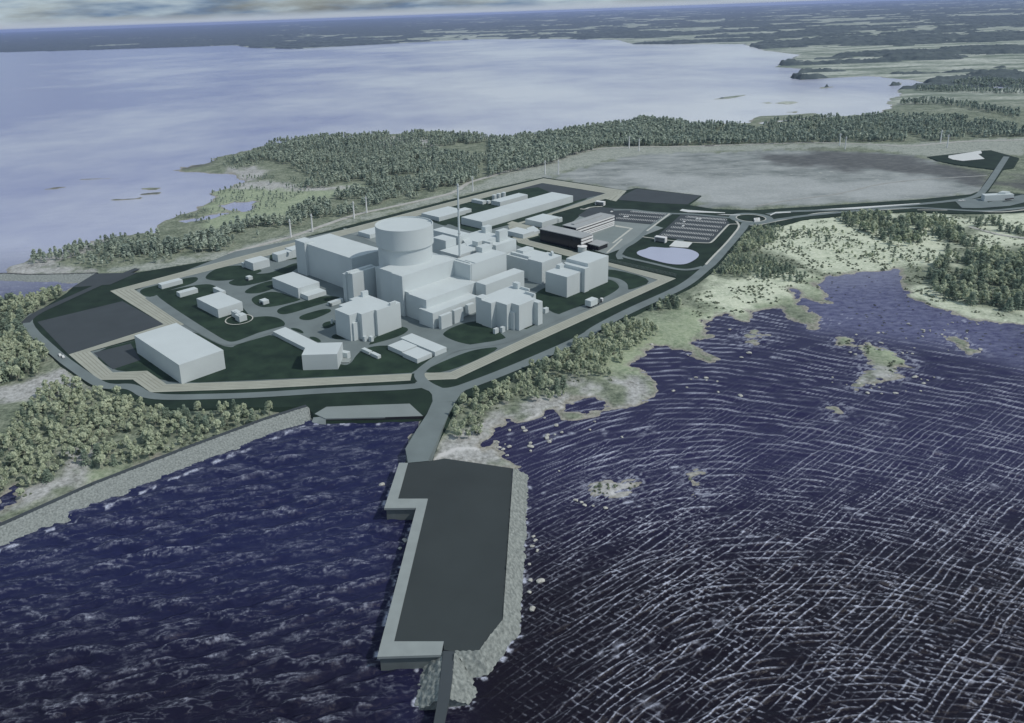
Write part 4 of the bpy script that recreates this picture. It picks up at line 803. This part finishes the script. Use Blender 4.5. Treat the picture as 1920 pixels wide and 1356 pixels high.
for k in range(4): mb.quad((*Lr[k], ZJ-.2), (*Lr[k+1], ZJ-.2), (*Rr[k+1], ZJ-.2), (*Rr[k], ZJ-.2)); mb.quad((*Lr[k+1], ZJ-.2), (*Lr[k], ZJ-.2), (*Lr[k], ZJ-1.2), (*Lr[k+1], ZJ-1.2)); mb.quad((*Rr[k], ZJ-.2), (*Rr[k+1], ZJ-.2), (*Rr[k+1], ZJ-1.2), (*Rr[k], ZJ-1.2))
mb.build('walkway', MASD, J, origin=jo)
MB().cyl((Lr[3][0]*.5+Rr[3][0]*.5-jo[0], Lr[3][1]*.5+Rr[3][1]*.5-jo[1]), 1.2, 1.2, -3, ZJ-1.2, 16).build('pile', MCOND, J)
MB().cyl((Lr[4][0]*.5+Rr[4][0]*.5-jo[0], Lr[4][1]*.5+Rr[4][1]*.5-jo[1]), 1.2, 1.2, -3, ZJ-1.2, 16).build('pile', MCOND, J)
# ramp road from the junction down the causeway
mb = MB(); cl_ = S('F',190,560,150,650,75,765,0,890,-62,1000); crr = S('F',352,556,300,650,235,800,160,972,150,990); zs_ = (3.1,4.0,5.2,6.6,7.2)
Lr = [G(q, z) for q, z in zip(cl_, zs_)]; Rr = [G(q, z) for q, z in zip(crr, zs_)]
Lr[-1] = G(S('J',335,48)[0], ZJ-.2); Rr[-1] = G(S('J',440,38)[0], ZJ-.2)
for k in range(4):
    z0, z1 = zs_[k], zs_[k+1]
    mb.quad((*Lr[k], z0), (*Lr[k+1], z1), (*Rr[k+1], z1), (*Rr[k], z0)); mb.quad((*Lr[k+1], z1), (*Lr[k], z0), (*Lr[k], -2), (*Lr[k+1], -2)); mb.quad((*Rr[k], z0), (*Rr[k+1], z1), (*Rr[k+1], -1), (*Rr[k], -1))
tag(mb.build('causeway_road', MASP), kind='structure')
# left breakwater
tpx = S('K',-500,1035,-200,895,0,803,520,571,1050,366,1500,200,1730,128); btx = S('K',-500,1190,-200,1035,0,940,560,693,1100,470,1560,285,1752,215)
B = thing('breakwater', 'long straight grey stone breakwater with a dark crest path on the left shore', 'breakwater', (*G(tpx[3], 4), 0)); bo = tuple(B.location)
T3 = [(*P, 4.2) for P in GG(tpx, 4.2)]; rubble(T3, [(*P, -1.2) for P in GG(btx, -.5)], 0, MROCK, 'stone_slope', B, bo, 1.25, .5, 9)
rubble([T3[-1], T3[-1]], [(*P, -1) for P in GG(S('K',1752,215,1778,172), 0)], 0, MROCK, 'stone_slope', B, bo, 1.7, .6, 10)
mb = MB()
for k in range(len(T3)-1):
    a, b = np.array(T3[k][:2]), np.array(T3[k+1][:2]); n = np.array([-(b-a)[1], (b-a)[0]]); n = n/np.linalg.norm(n)*3.4
    mb.quad((*a, 4.25), (*b, 4.25), (*(b+n), 4.25), (*(a+n), 4.25)); mb.quad((*(a+n), 4.25), (*(b+n), 4.25), (*(b+n*2), 0), (*(a+n*2), 0))
mb.build('crest_path', MASD, B, origin=bo)
# northern breakwater
B = thing('breakwater', 'short grey stone breakwater joining the sandy spit at the far left', 'breakwater', (*G((90,520), 3), 0)); bo = tuple(B.location)
tq = S('M',-120,1030,30,1020,200,1030,480,1025,700,1018); bq = S('M',-160,1075,0,1078,200,1088,380,1090,525,1112)
T3 = [(*P, 3.2) for P in GG(tq, 3.2)]; rubble(T3, [(*P, -1) for P in GG(bq, 0)], 0, MROCK, 'stone_slope', B, bo, 2.0, .7, 12)
mb = MB()
for k in range(len(T3)-1):
    a, b = np.array(T3[k][:2]), np.array(T3[k+1][:2]); n = np.array([-(b-a)[1], (b-a)[0]]); n = n/np.linalg.norm(n)*3
    mb.quad((*a, 3.25), (*b, 3.25), (*(b+n), 3.25), (*(a+n), 3.25)); mb.quad((*(a+n), 3.25), (*(b+n), 3.25), (*(b+n*1.6), .3), (*(a+n*1.6), .3))
mb.build('crest_path', MDARKM, B, origin=bo)
# water intake quay
ip = GG(S('p',590,776,612,763,680,760,768,757,793,780,700,783,610,785), ZP+.25); io = (*np.mean(ip, 0), 0)
I = thing('intake_quay', 'pale concrete quay with a dark wall between the breakwater and the causeway', 'quay', io)
MB().prism(ip, ZP-.5, ZP+.3).build('deck', MASL, I, origin=io)
wp = GG(S('p',611,785.5,700,783.5,798,781), ZP); mb = MB()
for k in range(2): mb.quad((*wp[k+1], ZP+.2), (*wp[k], ZP+.2), (*wp[k], -2), (*wp[k+1], -2))
mb.build('quay_wall', MDARKM, I, origin=io)
mb = MB(); sp_ = GG(S('p',590,776,611,785.5), ZP); mb.quad((*sp_[1], ZP), (*sp_[0], ZP), (*G((583,792),0), -1), (*G((611,798),0), -1)); mb.build('ramp', MCON, I, origin=io)
# boulders in the shallows
def make_boulder():
    bm = bmesh.new(); bmesh.ops.create_icosphere(bm, subdivisions=2, radius=1)
    for v in bm.verts:
        n = v.co.normalized(); k = 1+.22*math.sin(3.1*n.x+1.3)*math.cos(2.3*n.y)+.13*math.sin(5*n.z+2*n.x); v.co = Vector((n.x*k*1.2, n.y*k, n.z*k*.75))
    me = bpy.data.meshes.new('boulder'); bm.to_mesh(me); bm.free(); me.materials.append(MBOUL); return me
bme = make_boulder(); rgb = np.random.default_rng(5)
BP = [('F',c) for c in ((640,850),(690,862),(648,885),(678,898),(720,880),(722,765),(866,855),(866,880),(868,908),(1010,828),(998,845),(1035,795),(985,800),(1083,780),(1045,732),(1278,762),(1310,705),(1065,1048),(965,680),(980,820),(830,770),(815,750),(705,940),(1500,812),(1240,1285),(1180,1250),(1220,1265),(1300,1290),(1385,1305))]
BP += [('J',c) for c in ((965,420),(975,440),(960,470),(985,490),(945,560),(1000,645),(950,640),(960,785),(945,700),(320,440),(295,480),(205,160))]
BP += [('X',(rgb.uniform(600,1700), rgb.uniform(20,260))) for _ in range(34)]+[('X',(rgb.uniform(480,1250), rgb.uniform(400,560))) for _ in range(26)]+[('Y',(rgb.uniform(1000,1900), rgb.uniform(230,760))) for _ in range(16)]
for k, (fr, c) in enumerate(BP):
    q = G(S(fr, *c)[0], 0); o = link('boulder', bme); s = float(rgb.uniform(.6, 1.5)) if fr != 'X' else float(rgb.uniform(.5, 1.3)); o.location = (*q, .25*s); o.scale = (s*rgb.uniform(.8,1.5), s, s*.8); o.rotation_euler.z = rgb.uniform(0,6.28)
    pl_ = dict(F='beach and headland', J='jetty', X='grassy islet', Y='green bay')[fr]
    tag(o, 'pale boulder standing out of the water off the '+pl_, 'boulder', 'pale boulders in the water off the '+pl_)
# ------------------------------------------------------------------ trees
def leafy(rg, n, shape, size):
    # leaf clumps: small bent quads spread through the crown's volume
    Vs = []; 
    for k in range(n):
        c, nrm = shape(rg); s = size*rg.uniform(.6, 1.35)
        nrm = nrm+rg.normal(0, .30, 3)+np.array([.25,-.1,.75]); nrm /= np.linalg.norm(nrm)+1e-9; u = np.cross(nrm, rg.normal(0, 1, 3)); u /= np.linalg.norm(u)+1e-9; v = np.cross(nrm, u)
        Vs += [c-u*s-v*s*.6, c+u*s-v*s*.7, c+u*s*.8+v*s, c-u*s*.7+v*s*.8]
    return np.array(Vs)
def birch_shape(lobes):
    def f(rg):
        c0, r = lobes[rg.integers(len(lobes))]; d = rg.normal(0, 1, 3); d /= np.linalg.norm(d); d[2] = abs(d[2])*.9-.25
        return c0+d*r*np.array([1,1,1.25])*rg.uniform(.6, 1.05), d
    return f
def tallpine_shape(rg):
    t = rg.uniform(0, 1); z = .40+.60*t; r = .17*math.sqrt(max(0, 1-t**2.2))*(.7+.4*math.cos(t*17))+.02; a = rg.uniform(0, 6.283); q = r*rg.uniform(.5, 1.1)
    return np.array([q*math.cos(a), q*math.sin(a), z]), np.array([math.cos(a)*.7, math.sin(a)*.7, .5])
def pine_shape(H):
    def f(rg):
        t = rg.uniform(0, 1)**1.35; z = H*(.18+.82*t); r = (1-t)*H*.23*(.55+.45*math.cos(t*26))+.12; a = rg.uniform(0, 6.283); q = r*rg.uniform(.45, 1.1)
        return np.array([q*math.cos(a), q*math.sin(a), z-.25*q]), np.array([math.cos(a)*.6, math.sin(a)*.6, .8])
    return f
def trunk_verts(h, r0, r1, n=6, lean=0.):
    V = []; rings = 4
    for k in range(rings):
        t = k/(rings-1); r = r0+(r1-r0)*t
        for j in range(n): a = 6.283*j/n; V.append((r*math.cos(a)+lean*t*t, r*math.sin(a), h*t))
    Fq = [(k*n+j, k*n+(j+1) % n, (k+1)*n+(j+1) % n, (k+1)*n+j) for k in range(rings-1) for j in range(n)]
    return np.array(V), np.array(Fq)
def limb(Vt, Ft, p0, p1, r):
    d = np.array(p1)-np.array(p0); u = np.cross(d, [0,0,1.]); u /= np.linalg.norm(u)+1e-9; w = np.cross(d, u); w /= np.linalg.norm(w)+1e-9; n0 = len(Vt)
    A = [np.array(p0)+r*(u*math.cos(a)+w*math.sin(a)) for a in (0,2.1,4.2)]+[np.array(p1)+r*.3*(u*math.cos(a)+w*math.sin(a)) for a in (0,2.1,4.2)]
    return np.concatenate([Vt, A]), np.concatenate([Ft, [(n0+j, n0+(j+1) % 3, n0+3+(j+1) % 3, n0+3+j) for j in range(3)]])
def make_tree(kind, seed, nleaf):
    rg = np.random.default_rng(seed)
    if kind == 'tall':
        Vc = leafy(rg, nleaf, tallpine_shape, .058*(420/nleaf)**.42); Vt, Ft = trunk_verts(.9, .034, .012, n=4); return Vc, np.arange(len(Vc)).reshape(-1, 4), Vt, Ft
    if kind == 'birch':
        H = 1.0; lobes = [(np.array([0,0,.55]), .22)]+[(np.array([.17*math.cos(a)*rg.uniform(.5,1.2), .17*math.sin(a)*rg.uniform(.5,1.2), rg.uniform(.36,.82)]), rg.uniform(.10,.18)) for a in np.linspace(0, 6.28, 8)[:-1]]+[(np.array([0,0,.85]), .12)]
        Vc = leafy(rg, nleaf, birch_shape(lobes), .052*(420/nleaf)**.42); Vt, Ft = trunk_verts(.7, .022, .008, lean=rg.uniform(-.05,.05))
        for c0, r in lobes[1:6]: Vt, Ft = limb(Vt, Ft, (0,0,c0[2]*.6), c0, .009)
    else:
        Vc = leafy(rg, nleaf, pine_shape(1.0), .042*(420/nleaf)**.42); Vt, Ft = trunk_verts(.92, .020, .004)
        for q in range(5): a = rg.uniform(0, 6.28); z = .25+.12*q; Vt, Ft = limb(Vt, Ft, (0,0,z), (.13*math.cos(a),.13*math.sin(a),z+.03), .006)
    Fc = np.arange(len(Vc)).reshape(-1, 4); return Vc, Fc, Vt, Ft
def scatter(polys, dens, rg, z=1.9, holes=()):
    out = []
    for p in polys:
        q = np.array(GG(p, z)); x0, y0 = q.min(0); x1, y1 = q.max(0); n = int((x1-x0)*(y1-y0)*dens)
        X = rg.uniform(x0, x1, n); Y = rg.uniform(y0, y1, n); k = sdf(X, Y, q) > 0; out.append(np.stack([X[k], Y[k]], -1))
    P = np.concatenate(out); k = sdf(P[:,0], P[:,1], SITEW) < -3.5
    for h in holes: k &= sdf(P[:,0], P[:,1], GG(h, z)) < 0
    return P[k]
def thin(P, s):                               # keep a minimum spacing
    seen = {}; keep = []
    for k, (x, y) in enumerate(P):
        c = (int(math.floor(x/s)), int(math.floor(y/s))); ok = True
        for a in (-1,0,1):
            for b in (-1,0,1):
                for (u, v) in seen.get((c[0]+a, c[1]+b), ()):
                    if (u-x)**2+(v-y)**2 < s*s: ok = False; break
        if ok: seen.setdefault(c, []).append((x, y)); keep.append(k)
    return P[keep]
rt_ = np.random.default_rng(21)
# woods: name, outline(s), density, spacing, height range, share of pines, clump threshold
LEFTW = S('K',-300,620,-100,420,0,330,150,170,210,60,420,0,600,60,720,90,780,130,1000,110,1300,90,1560,72,1740,85,1735,118,1500,190,1050,355,880,400,760,450,520,480,400,440,330,520,120,640,60,610,-100,760,-300,840)
LEFTW2 = S('L',-200,250,0,260,200,230,440,175,470,200,450,260,330,310,180,380,160,440,220,520,330,620,360,720,280,800,100,860,-200,860)
SHORE = S('F',275,760,330,630,420,545,560,470,700,405,880,320,1100,215,1300,125,1480,30,1560,10,1700,60,1760,110,1640,150,1560,200,1480,230,1500,290,1400,320,1420,420,1300,400,1180,430,1060,540,880,570,760,560,640,610,560,640,540,700,520,790,400,830,290,830)
SHORE2 = S('E',1050,480,1300,420,1480,500,1300,530,1060,540)
EASTA = S('Q',1450,520,1560,510,1680,540,1740,640,1650,720,1560,800,1500,830,1420,800,1300,840,1380,900,1560,920,1700,960,1880,960,1940,1010,1700,1080,1500,1010,1300,1040,1060,1060,1000,1030,1150,900,1280,740,1400,600)
EASTB = S('P',800,570,1000,560,1150,580,1350,580,1480,600,1560,700,1700,770,1930,780,1930,1120,1850,1140,1780,1110,1600,1100,1480,1060,1360,1040,1380,980,1320,900,1400,860,1480,800,1440,740,1350,700,1250,740,1120,740,1050,690,900,640)
EASTC = S('P',1570,590,1650,575,1760,590,1930,640,1930,690,1800,660,1680,640)
MEADOWT = S('P',420,640,760,640,1200,780,1450,800,1300,900,1000,820,760,800,500,760,330,760)
BELT = S('L',170,-15,280,-55,420,-80,560,-130,640,-150,640,-130,580,-70,700,-70,1000,-75,1100,-90)+S('N',-60,860,0,800,400,700,860,590,1500,430,1860,300,1830,250,1500,280,1200,330,900,420,700,460,480,560,0,680,-300,790,-640,850)
BELT2 = S('N',500,400,540,310,400,240,230,190,0,240,-20,215,150,140,300,70,600,38,1060,18,1500,15,1830,30,1860,60,1700,80,1450,100,1250,110,1400,90,1500,150,1860,180,1860,300,1500,400,1200,440,900,450,800,350,650,400)
BELT3 = S('T',830,780,1100,770,1480,712,1700,676,1920,690,1920,822,1500,826,1300,870,1220,910,900,1000,830,990)+S('U',0,822,0,700)
BELT3 = S('T',830,790,1100,772,1480,714,1700,680,1920,695,1920,820,1480,826,1290,880,1200,920,830,1000)
BELT4 = S('U',0,700,240,715,450,715,560,672,700,680,840,665,940,680,1060,660,1130,655,1380,662,1600,672,1760,700,1920,725,2050,730,2050,775,1920,770,1600,780,1360,800,1330,770,1260,745,1255,800,900,800,600,808,300,815,0,820)
TIP = S('U',1300,510,1350,495,1560,495,1680,510,1920,520,1920,530,1500,522), S('U',1200,585,1400,562,1700,600,1900,640,1900,670,1750,640,1450,590,1220,590), S('U',1500,480,1700,440,1920,470,1920,500,1700,495)
def clump(P, sc, thr, seed): return P[fbm(P[:,0]/sc, P[:,1]/sc, 3, seed) > thr]
PTS = []   # rows: x, y, height, kind(0 birch 1 pine), wood id
def add(polys, dens, sp_, h0, h1, pine, wid, thr=-1, sc=20, holes=()):
    P = scatter(polys if isinstance(polys, (list, tuple)) and isinstance(polys[0], list) else [polys], dens, rt_, holes=holes)
    if thr > -1: P = clump(P, sc, thr, 200+wid)
    P = thin(P, sp_); g = fbm(P[:,0]/60, P[:,1]/60, 3, 300+wid); h = (h0+(h1-h0)*rt_.random(len(P)))*(1+.25*g)
    kd = (rt_.random(len(P)) < np.clip(pine+.9*fbm(P[:,0]/35, P[:,1]/35, 3, 310+wid), 0, 1)).astype(float)
    PTS.append(np.stack([P[:,0], P[:,1], h, kd, np.full(len(P), wid)], -1))
add(LEFTW, .085, 3.2, 3.6, 10.5, .10, 0, -.42, 18); add(LEFTW2, .07, 3.8, 8, 12, .25, 1, -.6, 26)
add(SHORE, .09, 3.3, 4.0, 11.5, .08, 2, -.45, 18); add(SHORE2, .1, 3.5, 6, 9, .9, 2)
add(EASTA, .075, 3.6, 4.5, 8.5, .45, 3, -.38, 18); add(S('P',100,830,270,790,400,830,620,930,560,955,330,940,100,920), .10, 3.2, 4.5, 7.5, .75, 3); add(S('P',250,630,330,610,460,640,440,720,300,760,200,800), .06, 4, 5, 9, .5, 3); add(EASTB, .06, 4.0, 7, 12, .5, 4, -.22, 20); add(EASTC, .05, 4.4, 6, 10, .6, 4, -.1, 20); add(MEADOWT, .03, 4, 3, 6, .4, 5, .05, 14)
add([BELT, BELT2], .042, 4.4, 8, 14, .25, 6, -.17, 34); add([BELT3], .045, 4.5, 10, 16, .2, 7); add([BELT4], .034, 5, 9, 14, .5, 8, -.25, 40); add(list(TIP), .02, 7, 9, 14, .8, 8)
add(S('p',60,497,130,470,200,452,300,440,330,470,320,490,200,502,100,503), .028, 4.8, 5, 10, .4, 6, -.25, 20); add([S('p',330,375,450,330,560,335,600,350,500,400,380,420,320,405), S('p',380,300,480,290,520,300,440,320)], .03, 5, 3.5, 7, .4, 6, .0, 22)
PT = np.concatenate(PTS); sd_ = coast(PT[:,0], PT[:,1]); tz, s2 = terr(PT[:,0], PT[:,1], sd_); k = (s2 > 3) & (PT[:,1] > 220); PT = PT[k]; tz = tz[k]
px_ = PT[:,0]-0; dist = np.hypot(np.hypot(PT[:,0], PT[:,1]), CAMH)
def inframe(P, z):
    d = np.stack([P[:,0], P[:,1], z-CAMH], -1); Z = d@FW; X = CX+F_*(d@RT)/Z; Y = CY-F_*(d@UP)/Z; return (X > -5) & (X < 1925) & (Y > 0) & (Y < 1370)
vis = inframe(PT, tz+PT[:,2]*.5); size = PT[:,2]/dist*vis
WOOD = {0: ('young wood beside the long breakwater','beside the long left breakwater'), 1: ('tall wood at the left edge of the site','in the wood at the left edge, outside the site corner'), 2: ('wood along the sandy shore','between the outer road and the sandy shore'), 3: ('scattered trees below the roundabout','on the pale marsh below the roundabout'), 4: ('dark wood on the right','in the dark wood at the right edge of the picture'), 5: ('scrub on the pale marsh','standing alone on the pale marsh at the right')}
indiv = np.zeros(len(PT), bool)
for kd in (0, 1):
    c = np.where((PT[:,3] == kd) & (PT[:,4] < 6))[0]; c = c[np.argsort(-size[c])][:300]; indiv[c[size[c] > 0]] = True
NV = 5
for kd, nm, lm in ((0, 'birch_tree', LBIRCH), (1, 'pine_tree', LPINE)):
    protos = []
    for v in range(NV):
        Vc, Fc, Vt, Ft = make_tree('birch' if kd == 0 else 'pine', 40+kd*10+v, 430)
        protos.append((npmesh(nm+'_crown', Vc, Fc, lm), npmesh(nm+'_trunk', Vt, Ft, MTRUNK, smooth=True)))
    for j in np.where(indiv & (PT[:,3] == kd))[0]:
        x_, y_, h_, _, w_ = PT[j]; w_ = int(w_); kk = rt_.integers(NV)
        r = thing(nm, ('pale leafy birch ' if kd == 0 else 'dark narrow pine ')+WOOD[w_][1], 'tree', (x_, y_, tz[j]-.15), ('birches of the ' if kd == 0 else 'pines of the ')+WOOD[w_][0])
        wd = (.74 if kd == 0 else 1.0)*rt_.uniform(.8, 1.25); r.scale = (h_*wd, h_*wd, h_); r.rotation_euler.z = rt_.uniform(0, 6.28); r.empty_display_size = .3
        link('crown', protos[kk][0], r); link('trunk', protos[kk][1], r)
MPALE = mat('pale_bark', (.42,.42,.40), .9, .2, 1.0)
def forest(name, label, sel, nleaf, cat='wood', tall=False):
    J_ = np.where(sel)[0]
    if not len(J_): return
    VV, FF, MI = [], [], []; off = 0
    for kd in (0, 1):
        for v in range(6):
            Vc, Fc, Vt, Ft = make_tree(('tall' if tall and v != 3 else 'birch') if kd == 0 else ('tall' if tall and v % 2 else 'pine'), 400+kd*10+v, nleaf)
            V1 = np.concatenate([Vc, Vt]); F1 = np.concatenate([Fc, Ft+len(Vc)]); m1 = np.concatenate([np.full(len(Fc), kd), np.full(len(Ft), 2)])
            jj = J_[(PT[J_,3] == kd) & (J_ % 6 == v)]
            if not len(jj): continue
            a = rt_.uniform(0, 6.28, len(jj)); w = rt_.uniform(.7, 1.1, len(jj))*PT[jj,2]; h = PT[jj,2]
            X = (V1[None,:,0]*np.cos(a)[:,None]-V1[None,:,1]*np.sin(a)[:,None])*w[:,None]+PT[jj,0][:,None]; Y = (V1[None,:,0]*np.sin(a)[:,None]+V1[None,:,1]*np.cos(a)[:,None])*w[:,None]+PT[jj,1][:,None]; Z = V1[None,:,2]*h[:,None]+tz[jj][:,None]-.15
            VV.append(np.stack([X,Y,Z],-1).reshape(-1,3)); FF.append((F1[None]+(np.arange(len(jj))*len(V1))[:,None,None]).reshape(-1,4)+off); MI.append(np.tile(m1, len(jj))); off += len(jj)*len(V1)
    tag(link(name, npmesh(name, np.concatenate(VV), np.concatenate(FF), [LBELTB if tall else LBIRCH, LBELTP if tall else LPINE, MPALE if tall else MTRUNK], np.concatenate(MI))), label, cat, kind='stuff')
for wid, nm, lb, nl in (((0,1), 'left_woodland', 'rest of the leafy wood on the left shore', 230), ((2,), 'shore_woodland', 'rest of the leafy wood along the sandy shore', 230), ((3,4,5), 'marsh_woodland', 'rest of the dark trees on the marsh at the right', 130), ((6,), 'belt_woodland', 'long mixed wood between the site and the bay', 74), ((7,8), 'far_woodland', 'far end of the wood along the bay', 46)):
    forest(nm, lb, np.isin(PT[:,4], wid) & ~indiv, nl, tall=wid[0] > 5)
# low scrub in the open ground
SCR = scatter([LEFTW, SHORE, S('P',300,700,800,560,1500,560,1930,600,1930,1200,1400,1100,700,1000,0,1200,-200,1100,300,850)]+ISL[:2]+ISL[4:6], .10, rt_); SCR = clump(SCR, 11, .06, 500)
sdd = coast(SCR[:,0], SCR[:,1]); tz2, s22 = terr(SCR[:,0], SCR[:,1], sdd); k = s22 > 1.5; SCR = SCR[k]; tz2 = tz2[k]
VV = []; 
rgs = np.random.default_rng(77); tmpl = leafy(rgs, 26, birch_shape([(np.array([0,0,.25]), .45), (np.array([.3,.1,.2]), .3)]), .2)
s = rgs.uniform(.5, 2.3, len(SCR)); a = rgs.uniform(0, 6.28, len(SCR))
X = (tmpl[None,:,0]*np.cos(a)[:,None]-tmpl[None,:,1]*np.sin(a)[:,None])*s[:,None]+SCR[:,0][:,None]; Y = (tmpl[None,:,0]*np.sin(a)[:,None]+tmpl[None,:,1]*np.cos(a)[:,None])*s[:,None]+SCR[:,1][:,None]; Z = tmpl[None,:,2]*s[:,None]+tz2[:,None]
Vv = np.stack([X,Y,Z],-1).reshape(-1,3); tag(link('low_scrub', npmesh('low_scrub', Vv, np.arange(len(Vv)).reshape(-1,4), LBUSH)), 'low pale scrub and reeds over the marsh and shores', 'scrub', kind='stuff')
TU = np.array(GG([q for q in zip(rgs.uniform(1440, 1930, 900), rgs.uniform(515, 720, 900))], 0)); LG = GG(S('P',700,960,1150,890,1260,1060,1600,1190,1930,1240,1930,1420,1500,1330,1200,1300,900,1240,760,1120), 0)
TU = TU[(sdf(TU[:,0], TU[:,1], LG) > 0) & (terr(TU[:,0], TU[:,1])[1] < -1)]; dn = sdf(TU[:,0], TU[:,1], GG(S('P',830,1090,1050,1080,1190,1180,1150,1240,950,1200), 0)) > 0
TU = TU[dn | (rgs.random(len(TU)) < .45)]; s = rgs.uniform(.5, 1.5, len(TU)); a = rgs.uniform(0, 6.28, len(TU)); z0 = np.full(len(TU), -.1)
X = (tmpl[None,:,0]*np.cos(a)[:,None]-tmpl[None,:,1]*np.sin(a)[:,None])*1.6*s[:,None]+TU[:,0][:,None]; Y = (tmpl[None,:,0]*np.sin(a)[:,None]+tmpl[None,:,1]*np.cos(a)[:,None])*s[:,None]+TU[:,1][:,None]; Z = tmpl[None,:,2]*.6*s[:,None]+z0[:,None]
Vv = np.stack([X,Y,Z],-1).reshape(-1,3); tag(link('reed_tussocks', npmesh('reed_tussocks', Vv, np.arange(len(Vv)).reshape(-1,4), MTUS)), 'dark reed tussocks dotted over the calm violet inlet', 'reeds', kind='stuff')
print('trees', len(PT), 'individual', indiv.sum(), 'scrub', len(SCR))
# ------------------------------------------------------------------ haze
hz = MB().box(-70000, 70000, -400, 95000, -8, 272).build('haze', [bpy.data.materials.new('haze_air')]); hm = bpy.data.materials['haze_air']; hm.use_nodes = True; t = hm.node_tree; t.nodes.clear()
o_ = t.nodes.new('ShaderNodeOutputMaterial'); v_ = t.nodes.new('ShaderNodeVolumePrincipled'); v_.inputs['Density'].default_value = 2.3e-5; v_.inputs['Color'].default_value = (.50,.60,1,1); v_.inputs['Anisotropy'].default_value = .1
t.links.new(v_.outputs[0], o_.inputs['Volume']); tag(hz, kind='stuff'); hz.display_type = 'WIRE'
